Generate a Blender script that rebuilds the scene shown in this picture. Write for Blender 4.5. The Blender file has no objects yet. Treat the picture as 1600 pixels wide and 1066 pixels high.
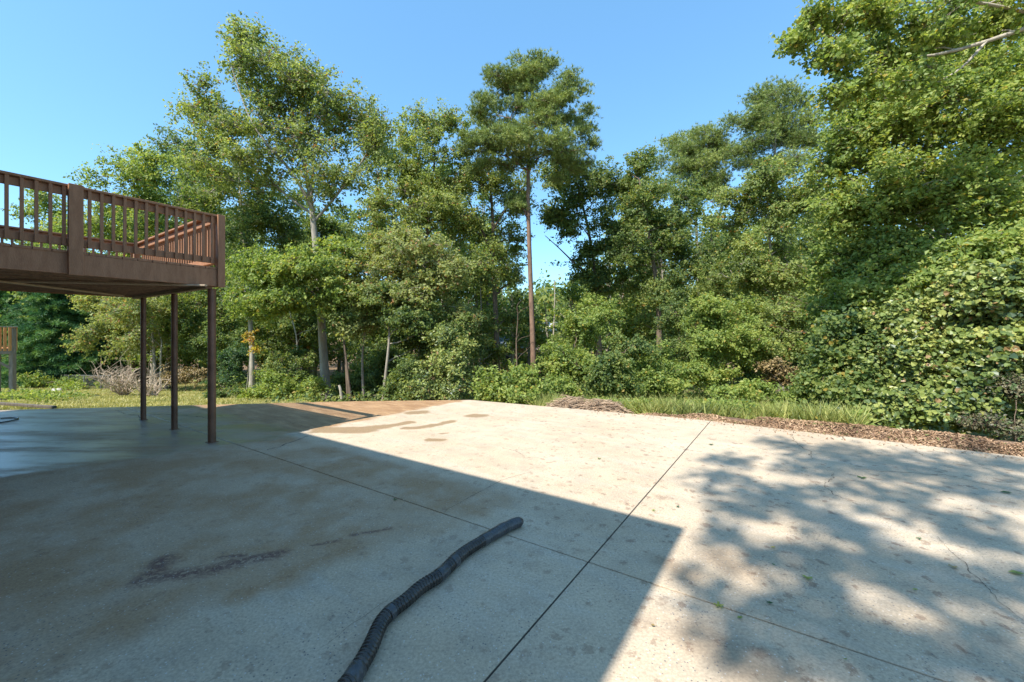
import bpy, math, random
import numpy as np
from mathutils import Vector

sc = bpy.context.scene
COL = sc.collection
rng = np.random.default_rng(7)
random.seed(7)

# ------------------------------------------------------------------ camera, sky, sun
F, CH, HZ = 640.0, 1.6, 520.0            # focal length in photo pixels, eye height, horizon row
cam_d = bpy.data.cameras.new('camera'); cam = bpy.data.objects.new('camera', cam_d); COL.objects.link(cam)
cam.location = (0, 0, CH); cam.rotation_euler = (math.radians(90), 0, 0)
cam_d.sensor_width = 36; cam_d.lens = F / 1600 * 36; cam_d.shift_y = (HZ - 533) / 1600
cam_d.clip_start = 0.05; cam_d.clip_end = 2000
sc.camera = cam
SUN_AZ, SUN_EL = math.radians(40), math.radians(52)      # direction the light travels over ground, height
w = bpy.data.worlds.new('World'); sc.world = w; w.use_nodes = True
nt = w.node_tree
sky = nt.nodes.new('ShaderNodeTexSky'); sky.sky_type = 'NISHITA'; sky.sun_disc = False
sky.sun_elevation = SUN_EL; sky.sun_rotation = math.radians(180) + SUN_AZ
sky.air_density = 1.0; sky.dust_density = 0.6; sky.ozone_density = 2.2; sky.altitude = 300
bg = nt.nodes['Background']; bg.inputs['Strength'].default_value = 0.15
tn = nt.nodes.new('ShaderNodeMixRGB'); tn.blend_type = 'MULTIPLY'; tn.inputs['Fac'].default_value = 1
tn.inputs['Color2'].default_value = (.74, .94, .95, 1)
nt.links.new(sky.outputs[0], tn.inputs['Color1']); tm = nt.nodes.new('ShaderNodeMixRGB'); tm.inputs['Fac'].default_value = .5; tm.inputs['Color2'].default_value = (.34, .93, 1.68, 1)
nt.links.new(tn.outputs[0], tm.inputs['Color1']); nt.links.new(tm.outputs[0], bg.inputs['Color'])
sl = bpy.data.lights.new('sun', 'SUN'); sl.energy = 2.85; sl.angle = math.radians(0.53); sl.color = (1.0, 0.945, 0.86)
so = bpy.data.objects.new('sun', sl); COL.objects.link(so)
trav = Vector((math.sin(SUN_AZ) * math.cos(SUN_EL), math.cos(SUN_AZ) * math.cos(SUN_EL), -math.sin(SUN_EL)))
so.rotation_euler = trav.to_track_quat('-Z', 'Y').to_euler()
so.location = (-8, -9, 20)
SX, SY = math.sin(SUN_AZ) / math.tan(SUN_EL), math.cos(SUN_AZ) / math.tan(SUN_EL)   # shadow shift per metre
vs = sc.view_settings
vs.view_transform = 'Standard'; vs.look = 'None'; vs.gamma = 1; vs.use_curve_mapping = False
vs.exposure = 1.64
sc.cycles.max_bounces = 8; sc.cycles.transparent_max_bounces = 8

# ------------------------------------------------------------------ helpers
def W(px, py, D):                         # photo pixel at depth D -> point
    return np.array([(px - 800) / F * D, D, CH + (HZ - py) / F * D])
def Gp(px, py, z=0.0):                    # photo pixel -> point on level z
    Y = F * (CH - z) / (py - HZ)
    return np.array([(px - 800) / F * Y, Y, z])
U = np.array([0.558, 0.830, 0]); V = np.array([-0.830, 0.558, 0])      # axes of house, deck and slab joints
def UV(u, v, z=0): return U * u + V * v + np.array([0, 0, z])

def tag(o, label=None, cat=None, group=None, kind=None):
    if label: o['label'] = label
    if cat: o['category'] = cat
    if group: o['group'] = group
    if kind: o['kind'] = kind
    return o
def empty(name, loc, label, cat, group=None):
    o = bpy.data.objects.new(name, None); COL.objects.link(o); o.location = tuple(loc)
    o.empty_display_size = .2
    return tag(o, label, cat, group)

class MB:
    """collects faces; verts are world positions"""
    def __init__(s): s.v = []; s.f = []; s.n = 0; s.sm = []; s.attr = {}
    def add(s, v, f, smooth=False, **at):
        v = np.asarray(v, float).reshape(-1, 3)
        f = np.asarray(f, int)
        s.v.append(v); s.f.append((f + s.n)); s.n += len(v); s.sm.append(np.full(len(f), smooth))
        for k, a in at.items(): s.attr.setdefault(k, []).append(np.broadcast_to(np.asarray(a, float), (len(f),)))
    def box(s, c, ax, ay, az, hx, hy, hz):
        c = np.asarray(c, float); ax, ay, az = [np.asarray(a, float) for a in (ax, ay, az)]
        v = [c + ax * hx * i + ay * hy * j + az * hz * k for i in (-1, 1) for j in (-1, 1) for k in (-1, 1)]
        s.add(v, [[0, 1, 3, 2], [4, 6, 7, 5], [0, 4, 5, 1], [2, 3, 7, 6], [0, 2, 6, 4], [1, 5, 7, 3]])
    def bar(s, a, b, wd, ht, up=(0, 0, 1)):
        a, b = np.asarray(a, float), np.asarray(b, float); d = b - a; L = np.linalg.norm(d); d = d / L
        side = np.cross(d, up); side /= np.linalg.norm(side); u2 = np.cross(side, d)
        s.box((a + b) / 2, d, side, u2, L / 2, wd / 2, ht / 2)
    def tube(s, pts, rad, sides=6, cap=True, smooth=True):
        pts = np.asarray(pts, float); n = len(pts); rad = np.broadcast_to(np.asarray(rad, float), (n,))
        t = np.gradient(pts, axis=0); t /= np.linalg.norm(t, axis=1)[:, None] + 1e-9
        m = t.mean(0); ref = np.eye(3)[np.argmin(np.abs(m))]
        a = np.cross(t, ref); a /= np.linalg.norm(a, axis=1)[:, None] + 1e-9; b = np.cross(t, a)
        th = np.linspace(0, 2 * np.pi, sides, endpoint=False)
        v = pts[:, None, :] + rad[:, None, None] * (np.cos(th)[None, :, None] * a[:, None, :] + np.sin(th)[None, :, None] * b[:, None, :])
        i = np.arange(n - 1)[:, None] * sides; j = np.arange(sides)[None, :]; jn = (j + 1) % sides
        f = np.stack([i + j, i + jn, i + sides + jn, i + sides + j], -1).reshape(-1, 4)
        s.add(v.reshape(-1, 3), f[:, ::-1], smooth)
        if cap:
            for k in (0, n - 1):
                ring = v[k]; c = ring.mean(0)
                vv = np.vstack([ring, c]); q = np.arange(sides)
                s.add(vv, np.stack([q, (q + 1) % sides, np.full(sides, sides), np.full(sides, sides)], -1)[:, :3], False)
    def build(s, name, mat, parent=None, bevel=0):
        me = bpy.data.meshes.new(name)
        v = np.vstack(s.v) if s.v else np.zeros((0, 3))
        loc = np.zeros(3)
        if parent is not None: loc = np.array(parent_origin(parent))
        me.vertices.add(len(v)); me.vertices.foreach_set('co', (v - loc).astype(np.float32).ravel())
        cnt = np.concatenate([np.full(len(f), f.shape[1]) for f in s.f]); li = np.concatenate([f.ravel() for f in s.f])
        me.loops.add(len(li)); me.loops.foreach_set('vertex_index', li.astype(np.int32))
        me.polygons.add(len(cnt)); me.polygons.foreach_set('loop_start', np.concatenate([[0], np.cumsum(cnt)[:-1]]).astype(np.int32))
        me.polygons.foreach_set('loop_total', cnt.astype(np.int32))
        me.polygons.foreach_set('use_smooth', np.concatenate(s.sm))
        for k, a in s.attr.items():
            at = me.attributes.new(k, 'FLOAT', 'FACE'); at.data.foreach_set('value', np.concatenate(a).astype(np.float32))
        me.update(calc_edges=True); me.materials.append(mat)
        o = bpy.data.objects.new(name, me); COL.objects.link(o)
        if parent is not None: o.parent = parent
        if bevel:
            md = o.modifiers.new('bevel', 'BEVEL'); md.width = bevel; md.segments = 2; md.limit_method = 'ANGLE'
        return o
def parent_origin(p):
    l = Vector((0, 0, 0))
    while p is not None: l += p.location; p = p.parent
    return l

# ------------------------------------------------------------------ materials
class NT:
    def __init__(s, name):
        s.m = bpy.data.materials.new(name); s.m.use_nodes = True; s.t = s.m.node_tree; s.t.nodes.clear()
        s.out = s.t.nodes.new('ShaderNodeOutputMaterial')
    def n(s, typ, ins=None, **kw):
        nd = s.t.nodes.new('ShaderNode' + typ)
        for k, v in kw.items(): setattr(nd, k, v)
        for k, v in (ins or {}).items():
            if isinstance(v, bpy.types.NodeSocket): s.t.links.new(v, nd.inputs[k])
            else: nd.inputs[k].default_value = v
        return nd
    def math(s, op, a, b=0.0, c=0.0, clamp=False):
        nd = s.n('Math', {0: a, 1: b, 2: c}, operation=op, use_clamp=clamp); return nd.outputs[0]
    def vm(s, op, a, b=(0, 0, 0)):
        nd = s.n('VectorMath', {0: a, 1: b}, operation=op)
        return nd.outputs['Value'] if op in ('DOT_PRODUCT', 'LENGTH', 'DISTANCE') else nd.outputs[0]
    def vscale(s, a, f):
        nd = s.n('VectorMath', {0: a, 'Scale': f}, operation='SCALE'); return nd.outputs[0]
    def noise(s, vec, scale, detail=3, rough=.5, out='Fac'):
        return s.n('TexNoise', {'Vector': vec, 'Scale': scale, 'Detail': detail, 'Roughness': rough}).outputs[out]
    def ss(s, v, lo, hi, a=0.0, b=1.0):
        return s.n('MapRange', {0: v, 1: lo, 2: hi, 3: a, 4: b}, interpolation_type='SMOOTHSTEP').outputs[0]
    def mix(s, f, a, b, blend='MIX'):
        nd = s.n('MixRGB', {'Fac': f, 'Color1': a, 'Color2': b}, blend_type=blend); return nd.outputs[0]
    def surf(s, sh): s.t.links.new(sh, s.out.inputs['Surface']); return s.m

def rgb(r, g, b): return (r, g, b, 1)
def simple_mat(name, c1, c2, scale=8, rough=.7, bump=.2, stretch=(1, 1, 1), bscale=None, spec=.3):
    t = NT(name); co = t.n('TexCoord').outputs['Object']
    mp = t.n('Mapping', {'Vector': co, 'Scale': stretch}).outputs[0]
    f = t.noise(mp, scale, 5, .6); f = t.ss(f, .3, .7)
    c = t.mix(f, rgb(*c1), rgb(*c2))
    fine = t.noise(mp, bscale or scale * 5, 3)
    c = t.mix(.35, c, t.mix(fine, rgb(*[x * .5 for x in c1]), rgb(*[min(1, x * 1.4) for x in c2])))
    b = t.n('Bump', {'Height': fine, 'Strength': bump, 'Distance': .01})
    p = t.n('BsdfPrincipled', {'Base Color': c, 'Roughness': rough, 'Normal': b.outputs[0], 'Specular IOR Level': spec})
    return t.surf(p.outputs[0])

def leaf_mat(name, dark, mid, light, accent=None, acc_at=.965, trans=.52, rough=.5, spec=.4):
    if trans > 0: dark, mid, light = [(min(.6, c[0] * k * 1.1), min(.6, c[1] * k), min(.4, c[2] * k + .012 * k)) for c, k in ((dark, 2.0), (mid, 1.9), (light, 1.6))]
    t = NT(name)
    tint = t.n('Attribute', attribute_name='tint').outputs['Fac']
    clump = t.n('Attribute', attribute_name='clump').outputs['Fac']
    f = t.math('ADD', t.math('MULTIPLY', tint, .6), t.math('MULTIPLY', clump, .4))
    r = t.n('ValToRGB', {'Fac': f}); cr = r.color_ramp
    cr.elements[0].position = .12; cr.elements[0].color = rgb(*dark)
    cr.elements[1].position = .9; cr.elements[1].color = rgb(*light)
    e = cr.elements.new(.5); e.color = rgb(*mid)
    c = r.outputs[0]
    if accent: c = t.mix(t.math('GREATER_THAN', tint, acc_at), c, rgb(*accent))
    p = t.n('BsdfPrincipled', {'Base Color': c, 'Roughness': rough, 'Specular IOR Level': spec})
    tc = t.mix(1.0, c, rgb(1.25, 1.2, .6), 'MULTIPLY')
    tr = t.n('BsdfTranslucent', {'Color': tc})
    mx = t.n('MixShader', {0: trans, 1: p.outputs[0], 2: tr.outputs[0]})
    return t.surf(mx.outputs[0])

LM = {
 'olive': leaf_mat('leaf_olive', (.035, .060, .012), (.115, .165, .032), (.25, .29, .08), (.38, .19, .05), .97),
 'green': leaf_mat('leaf_green', (.025, .055, .012), (.080, .125, .022), (.185, .225, .05), (.34, .26, .05), .98),
 'fresh': leaf_mat('leaf_fresh', (.045, .08, .012), (.125, .185, .03), (.25, .29, .065), (.42, .33, .06), .975),
 'deep': leaf_mat('leaf_deep', (.012, .035, .012), (.035, .080, .020), (.085, .14, .035), (.25, .22, .05), .99),
 'pale': leaf_mat('leaf_pale', (.055, .08, .02), (.145, .185, .05), (.27, .30, .10), (.45, .25, .12), .94),
 'yellow': leaf_mat('leaf_yellow', (.12, .10, .02), (.30, .23, .03), (.48, .35, .06), (.45, .16, .03), .9),
 'vine': leaf_mat('leaf_vine', (.022, .045, .010), (.095, .135, .022), (.25, .28, .07), (.34, .22, .10), .975, trans=.34, rough=.38),
 'pine': leaf_mat('needle_pine', (.04, .065, .014), (.115, .165, .034), (.24, .28, .07), (.28, .20, .08), .975, trans=.22, rough=.5),
 'cedar': leaf_mat('needle_cedar', (.012, .045, .014), (.04, .105, .025), (.13, .22, .05), None, trans=.22),
 'drab': leaf_mat('leaf_drab', (.028, .03, .010), (.07, .070, .022), (.17, .16, .07), (.06, .10, .03), .7, trans=.1),
 'dry': leaf_mat('leaf_dry', (.06, .045, .014), (.13, .105, .032), (.25, .205, .09), (.10, .12, .04), .9, trans=.2),
 'grass': leaf_mat('grass_blade', (.08, .10, .02), (.20, .20, .05), (.36, .33, .13), (.42, .35, .16), .95, trans=.3),
 'weed': leaf_mat('weed_blade', (.05, .075, .015), (.14, .175, .035), (.28, .29, .09), (.38, .33, .13), .96, trans=.35),
}
BM = {
 'grey': simple_mat('bark_grey', (.17, .145, .115), (.36, .32, .26), 5, .85, .7, (1, 1, .25), 22),
 'pale': simple_mat('bark_pale', (.22, .19, .15), (.47, .42, .34), 4, .85, .6, (1, 1, .3), 20),
 'brown': simple_mat('bark_brown', (.07, .05, .035), (.19, .14, .10), 5, .9, .8, (1, 1, .3), 22),
 'pine': simple_mat('bark_pine', (.09, .055, .04), (.27, .17, .115), 4, .9, .9, (1, 1, .35), 16),
}

# ------------------------------------------------------------------ foliage maths
def unit(a): return a / (np.linalg.norm(a, axis=-1, keepdims=True) + 1e-9)
def leaf_quads(mb, c, size, clump, r, up=.6, aspect=.62, fold=.18, lobed=False, drop=.25, tint=None, bias=None):
    N = len(c)
    if N == 0: return
    n = unit(r.normal(size=(N, 3)) * .8 + np.array([-.22, -.28, up]) + (0 if bias is None else bias))
    d = r.normal(size=(N, 3)) + np.array([0, 0, -drop]); d = unit(d - n * (d * n).sum(1, keepdims=True))
    s = np.cross(n, d)
    L = (size * r.uniform(.5, 1.5, N))[:, None]; Wd = L * aspect
    tint = r.random(N) if tint is None else tint
    if lobed:
        b = c - d * L * .5; tip = c + d * L * .5
        l1 = c - d * L * .28 + s * Wd * .55 + n * L * fold; l2 = c + d * L * .18 + s * Wd * .42 + n * L * fold
        r1 = c - d * L * .28 - s * Wd * .55 + n * L * fold; r2 = c + d * L * .18 - s * Wd * .42 + n * L * fold
        v = np.stack([b, l1, l2, tip, r2, r1], 1).reshape(-1, 3)
        i = np.arange(N)[:, None] * 6
        f = np.concatenate([i + np.array([[0, 1, 2, 3]]), i + np.array([[3, 4, 5, 0]])], 0)
        mb.add(v, f, False, tint=np.tile(tint, 2), clump=np.tile(clump, 2))
    else:
        v = np.stack([c - d * L * .5, c + s * Wd * .5 + n * L * fold, c + d * L * .5, c - s * Wd * .5 + n * L * fold * .5], 1).reshape(-1, 3)
        f = np.arange(N)[:, None] * 4 + np.arange(4)[None, :]
        mb.add(v, f, False, tint=tint, clump=clump)
def needle_tufts(mb, c, axis, L, k, clump, r, wid=.012):
    N = len(c); ax = np.repeat(unit(axis), k, 0); cc = np.repeat(c, k, 0)
    d = unit(ax * .75 + r.normal(size=(N * k, 3)) * .55)
    s = unit(np.cross(d, r.normal(size=(N * k, 3)))) * wid
    LL = (L * r.uniform(.7, 1.15, N * k))[:, None]
    v = np.stack([cc - s, cc + s, cc + d * LL], 1).reshape(-1, 3)
    mb.add(v, np.arange(N * k)[:, None] * 3 + np.arange(3), False, tint=np.repeat(r.random(N), k) * .7 + r.random(N * k) * .3, clump=np.repeat(clump, k))

def curve(p0, p1, r, bow=.15, n=6, jit=.04, updir=1):
    p0, p1 = np.asarray(p0, float), np.asarray(p1, float); L = np.linalg.norm(p1 - p0)
    c = (p0 + p1) / 2 + np.array([0, 0, updir * bow * L]) + r.normal(size=3) * L * jit * 2
    t = np.linspace(0, 1, n)[:, None]
    p = (1 - t) ** 2 * p0 + 2 * t * (1 - t) * c + t ** 2 * p1
    j = r.normal(size=(n, 3)) * L * jit * .35; j[0] = 0; j[-1] = 0
    return p + j
def jitter_line(pts, n, amp, r):
    pts = np.asarray(pts, float); s = np.linspace(0, 1, len(pts)); t = np.linspace(0, 1, n)
    # smooth interpolation
    out = np.stack([np.interp(t, s, pts[:, k]) for k in range(3)], 1)
    if len(pts) > 2:
        for _ in range(2): out[1:-1] = (out[:-2] + 2 * out[1:-1] + out[2:]) / 4
    ph = r.uniform(0, 6, 3); fr = r.uniform(5, 9, 3)
    for k in range(2): out[:, k] += amp * np.sin(t * fr[k] + ph[k]) * t
    return out

def make_tree(name, label, trunk_pts, trunk_r, crowns, mat, bark, seed, leaf=.13, csize=.45, lpc=70, cdens=1.0,
              mode='leaf', limbs=(), cat='tree', group=None, up=.6, lobed=False, flat=.55, topr=.25, twigs=0, lumpf=.42, aspect=.62, min_up=0.0, drop=.25):
    """trunk_pts: world points; crowns: (centre, (rx,ry,rz), clusters); limbs: (points, r0, r1)"""
    r = np.random.default_rng(seed)
    root = empty(name, trunk_pts[0], label, cat, group)
    wood = MB(); nodes = []; nrad = []
    tp = jitter_line(trunk_pts, 16, trunk_r * .5, r)
    tr = trunk_r * np.linspace(1, topr, 16); tr[0] *= 1.35; tr[1] *= 1.08
    wood.tube(tp, tr, 10); nodes.append(tp[4:]); nrad.append(tr[4:])
    for lp, r0, r1 in limbs:
        q = jitter_line(lp, 12, r0 * .8, r); rr = np.linspace(r0, r1, 12); wood.tube(q, rr, 7); nodes.append(q[3:]); nrad.append(rr[3:])
    N0 = np.vstack(nodes); R0 = np.concatenate(nrad)
    crown = MB()
    for (c, rad, ncl) in crowns:
        c = np.asarray(c, float); rad = np.asarray(rad, float) * (1.18 if c[1] > 13 else 1.05)
        ncl = max(4, int(ncl * cdens * (2.1 if c[1] > 13 else 1.3) * (1.9 if mode != 'leaf' else 1))); nl = max(4, int(ncl / 9))
        # limb toward the crown's middle
        lower = c - np.array([0, 0, rad[2] * .35])
        dd = np.linalg.norm(N0 - lower, axis=1) + 1.5 * np.maximum(0, N0[:, 2] - lower[2])
        k = int(np.argmin(dd)); p = curve(N0[k], c, r, .08, 8, .05)
        if dd[k] > .5:
            rr = np.linspace(min(R0[k] * .6, .12), .02, 8); wood.tube(p, rr, 6)
            N0 = np.vstack([N0, p[2:]]); R0 = np.concatenate([R0, rr[2:]])
        # lumps
        ld = unit(r.normal(size=(nl, 3))); lr = r.uniform(.45, 1.0, nl) ** .7
        lumps = c + ld * rad * lr[:, None] * .74
        li = r.integers(0, nl, ncl)
        ltone = r.random(nl)
        td = unit(r.normal(size=(ncl, 3))) * (r.uniform(.2, 1, ncl) ** .5)[:, None]
        tips = lumps[li] + td * rad * lumpf * np.array([1, 1, .75])
        for i in range(nl):       # limb to each lump
            dd = np.linalg.norm(N0 - lumps[i], axis=1) + 1.2 * np.maximum(0, N0[:, 2] - lumps[i][2] + .1)
            k = int(np.argmin(dd)); p = curve(N0[k], lumps[i], r, .06, 6, .06)
            rr = np.linspace(min(R0[k] * .55, .05), .012, 6); wood.tube(p, rr, 5, cap=False)
            N0 = np.vstack([N0, p[2:]]); R0 = np.concatenate([R0, rr[2:]])
        for i in range(ncl):
            a = lumps[li[i]] + (tips[i] - lumps[li[i]]) * -.1
            p = curve(a, tips[i], r, .08, 4, .07); wood.tube(p, np.linspace(.014, .005, 4), 3, cap=False)
            for q in range(twigs):
                e = tips[i] + unit(r.normal(size=3)) * csize * .9 * np.array([1, 1, flat])
                wood.tube(curve(p[2], e, r, .05, 3, .06), [.006, .004, .002], 3, cap=False)
        cl = np.clip(ltone[li] * .7 + r.random(ncl) * .3, 0, 1)
        if mode == 'leaf':
            cnt = np.maximum(4, (lpc * r.uniform(.5, 1.5, ncl)).astype(int))
            idx = np.repeat(np.arange(ncl), cnt)
            sz = csize * r.uniform(.7, 1.3, ncl)
            sd = unit(unit(tips - lumps[li]) * 1.0 + unit(tips - c) * .6 + np.array([0, 0, .35]) + r.normal(size=(ncl, 3)) * .55)
            tq = r.uniform(-1.1, 1.25, len(idx))
            off = sd[idx] * (tq * sz[idx] * .95)[:, None] + r.normal(size=(len(idx), 3)) * (.34 * sz[idx] * (1.15 - .5 * np.abs(tq)))[:, None] * np.array([1, 1, flat + .1])
            off[:, 2] -= tq ** 2 * .12 * csize * (tq > 0)
            leaf_quads(crown, tips[idx] + off, leaf, cl[idx], r, up, aspect, lobed=lobed, drop=drop, bias=.65 * unit(tips[idx] + off - c))
        else:
            k = max(3, int(lpc / 5)); idx = np.repeat(np.arange(ncl), k)
            off = r.normal(size=(len(idx), 3)) * .5 * csize * np.array([1, 1, .45])
            ax = off * 1.1 + np.array([0, 0, .5]) + unit(tips[idx] - c) * .25
            needle_tufts(crown, tips[idx] + off, ax, leaf, 13, cl[idx], r, wid=leaf * .065)
    wood.build('trunk', BM[bark], root)
    crown.build('crown', LM[mat], root)
    return root

# ------------------------------------------------------------------ ground
EDGE = [(-60, 6.0), (-20, 7.6), (-10.6, 8.46), (-6.43, 9.14), (-3.59, 9.57), (-.99, 9.75), (3.38, 7.585), (6.6, 5.28), (12, 1.6), (60, -32)]
ex, ey = np.array([e[0] for e in EDGE]), np.array([e[1] for e in EDGE])
def ground(x, y):
    x = np.asarray(x, float); y = np.asarray(y, float)
    d = np.maximum(0, (y - np.interp(x, ex, ey)) * .87)
    s = np.interp(x, [-14, -6, 0, 6, 12], [.145, .18, .20, .16, .12])
    shelf = np.interp(x, [1.5, 3.5, 6, 10], [0, .5, .8, .8])
    z = -.09 - 5.0 * (1 - np.exp(-s * np.maximum(0, d - shelf) / 5.0))
    z = z + np.interp(x, [1.5, 4, 6], [0, .10, .17]) * np.clip(d / .25, 0, 1) * np.exp(-np.maximum(0, d - shelf) * 1.2)
    z = z + .05 * np.sin(x * .9 + 1) * np.sin(y * .7) * np.clip(d / 3, 0, 1)
    r = np.hypot(x, y)
    z = z + np.clip((r - 60) / 200, 0, 1) ** 1.2 * 22                     # hills rise far behind
    return z
def G(x, y): return float(ground(x, y))
def sp(n, a, near=.35):
    t = np.linspace(-1, 1, n); return np.sinh(t * 5.2) / np.sinh(5.2) * a
gx = sp(170, 420) ; gy = sp(170, 420) + 9
X, Y = np.meshgrid(gx, gy, indexing='ij'); Z = ground(X, Y)
g = MB(); n = 170; i = np.arange(n - 1)[:, None] * n + np.arange(n - 1)[None, :]
f = np.stack([i, i + n, i + n + 1, i + 1], -1).reshape(-1, 4)
g.add(np.stack([X, Y, Z], -1).reshape(-1, 3), f, True)
t = NT('soil'); co = t.n('TexCoord').outputs['Object']
xyz = t.n('SeparateXYZ', {0: co})
nz = t.noise(co, 1.3, 6, .6); nf = t.noise(co, 28, 4, .7)
c_lit = t.mix(t.ss(nf, .3, .7), rgb(.10, .065, .04), rgb(.26, .18, .11))
c_gr = t.mix(t.ss(nf, .3, .7), rgb(.10, .12, .03), rgb(.26, .26, .09))
lawnmask = t.math('MULTIPLY', t.ss(xyz.outputs[0], -6.0, -8.5), t.ss(xyz.outputs[1], 40, 25))
rm = t.math('MULTIPLY', t.ss(xyz.outputs[0], 2.2, 3.6), t.ss(t.math('ADD', t.math('MULTIPLY', xyz.outputs[0], .62), xyz.outputs[1]), 10.6, 11.6))
rm = t.math('MULTIPLY', rm, t.ss(xyz.outputs[1], 30, 20))
grm = t.math('MULTIPLY', t.math('MAXIMUM', lawnmask, rm), t.ss(nz, .3, .45))
cc = t.mix(grm, c_lit, c_gr)
bp = t.n('Bump', {'Height': nf, 'Strength': .6, 'Distance': .03})
g.build('ground', t.surf(t.n('BsdfPrincipled', {'Base Color': cc, 'Roughness': .95, 'Normal': bp.outputs[0], 'Specular IOR Level': .1}).outputs[0]))
tag(bpy.data.objects['ground'], kind='structure')

# ------------------------------------------------------------------ concrete
t = NT('concrete'); co = t.n('TexCoord').outputs['Object']
warp = t.vscale(t.vm('SUBTRACT', t.noise(co, 2.2, 4, .6, 'Color'), (.5, .5, .5)), .55)
cw = t.vm('ADD', co, warp)
warp2 = t.vscale(t.vm('SUBTRACT', t.noise(co, 5, 3, .6, 'Color'), (.5, .5, .5)), .16)
cw2 = t.vm('ADD', co, warp2)
sx0 = t.n('SeparateXYZ', {0: co})
big = t.noise(co, .55, 5, .6); mid = t.noise(co, 3.2, 5, .65); fine = t.noise(co, 60, 3, .7)
su = t.vm('DOT_PRODUCT', co, tuple(U)); sv = t.vm('DOT_PRODUCT', co, tuple(V))
stre = t.n('CombineXYZ', {0: t.math('MULTIPLY', su, 3.0), 1: t.math('MULTIPLY', sv, .6), 2: 0.0}).outputs[0]
streak = t.noise(stre, 1.6, 5, .6)
c = t.mix(t.ss(big, .32, .68), rgb(.45, .345, .235), rgb(.52, .415, .295))
c = t.mix(t.math('MULTIPLY', t.ss(mid, .35, .75), .5), c, rgb(.30, .25, .19))
c = t.mix(t.math('MULTIPLY', t.ss(streak, .45, .75), .35), c, rgb(.50, .455, .38))
def halfplane(p, q, soft, vec=None):     # 1 on the left of p->q
    d = np.array(q[:2]) - np.array(p[:2]); nn = np.array([-d[1], d[0]]) / np.linalg.norm(d)
    v = t.math('SUBTRACT', t.vm('DOT_PRODUCT', vec or cw, (nn[0], nn[1], 0)), float(nn @ np.array(p[:2])))
    return t.ss(v, -soft, soft)
def seg(a, b, rad, soft=.03, vec=None):
    a = np.array([a[0], a[1], 0.]); b = np.array([b[0], b[1], 0.]); ba = b - a; vec = vec or cw2
    pa = t.vm('SUBTRACT', vec, tuple(a))
    h = t.math('DIVIDE', t.vm('DOT_PRODUCT', pa, tuple(ba)), float(ba @ ba + 1e-6), clamp=True)
    q = t.vm('SUBTRACT', pa, t.n('VectorMath', {0: tuple(ba), 'Scale': h}, operation='SCALE').outputs[0])
    q = t.vm('MULTIPLY', q, (1, 1, 0))
    return t.ss(t.vm('LENGTH', q), rad + soft, rad - soft)
def union(ms):
    o = ms[0]
    for m in ms[1:]: o = t.math('MAXIMUM', o, m)
    return o
# brown film left by runoff in the lee of the house
film = t.math('MULTIPLY', halfplane(Gp(400, 930), Gp(745, 805), .12), t.ss(t.vm('DOT_PRODUCT', cw2, tuple(U)), 3.45, 3.25))
film = t.math('MULTIPLY', film, t.ss(t.noise(co, 1.3, 5, .65), .38, .62, .35, 1))
c = t.mix(t.math('MULTIPLY', film, .9), c, t.mix(mid, rgb(.27, .15, .07), rgb(.38, .245, .13)))
brownr = union([seg(Gp(1090, 985), Gp(1230, 1060), .16, .14, cw), seg(Gp(1120, 870), Gp(1160, 890), .10, .10, cw), seg(Gp(1040, 870), Gp(1075, 890), .10, .09, cw)])
c = t.mix(t.math('MULTIPLY', brownr, .55), c, rgb(.22, .15, .09))
# orange clay-stained wet part by the far edge
orange = halfplane(Gp(480, 673), Gp(700, 631), .10)
orange = t.math('MULTIPLY', orange, t.ss(su, 3.0, 3.6))
c = t.mix(t.math('MULTIPLY', orange, .9), c, t.mix(t.ss(t.noise(stre, 2.6, 6, .7), .35, .7), rgb(.24, .12, .045), rgb(.42, .25, .12)))
# damp puddles drying in the sun
def P(x, y): return Gp(x, y)
pud = union([seg(P(672, 687.5), P(690, 687.5), .085), seg(P(689, 677.5), P(697, 676.5), .04), seg(P(645, 645), P(660, 644), .17, .05),
             seg(P(739, 649.5), P(752, 649.5), .15, .05), seg(P(635, 669), P(660, 668), .10), seg(P(660, 668), P(705, 659), .10),
             seg(P(575, 669), P(600, 667), .16, .05), seg(P(600, 667), P(640, 660), .11), seg(P(505, 672), P(570, 672), .22, .06)])
c = t.mix(t.math('MULTIPLY', pud, .85), c, rgb(.235, .15, .07))
# fully wet, washed part on the left
wet = halfplane(Gp(0, 745), Gp(385, 692), .10)
wet = t.math('MULTIPLY', wet, t.ss(su, 3.75, 3.4))
wst = t.n('CombineXYZ', {0: t.math('MULTIPLY', sx0.outputs[0], .35), 1: t.math('MULTIPLY', sx0.outputs[1], 1.6), 2: 0.0}).outputs[0]
wetn = t.math('MULTIPLY', wet, t.ss(t.noise(wst, 1.6, 5, .65), .36, .60, .25, 1))
c = t.mix(t.math('MULTIPLY', wetn, .65), c, rgb(.13, .13, .13))
# leaf stains: small brown smudges
vo = t.n('TexVoronoi', {'Vector': t.vm('MULTIPLY', cw2, (1, 1, 0)), 'Scale': 5.5, 'Randomness': 1.0})
dens = t.ss(t.noise(t.vm('ADD', co, (11, 3, 0)), .9, 3, .6),   .36, .60)
sx = t.n('SeparateXYZ', {0: co})
areaR = t.ss(t.math('SUBTRACT', sx.outputs[0], t.math('MULTIPLY', sx.outputs[1], -.12)), -.2, 1.6)
areaN = t.ss(sx.outputs[1], 7.2, 3.2, .15, 1)
szr = t.n('SeparateColor', {0: vo.outputs['Color']}).outputs[0]
rad_ = t.math('MULTIPLY', t.math('POWER', szr, 2.0), .38)
spot = t.ss(t.math('SUBTRACT', t.math('ADD', vo.outputs['Distance'], t.math('MULTIPLY', t.math('SUBTRACT', t.noise(co, 26, 5, .85), .5), 1.7)), rad_), .16, -.2)
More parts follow.
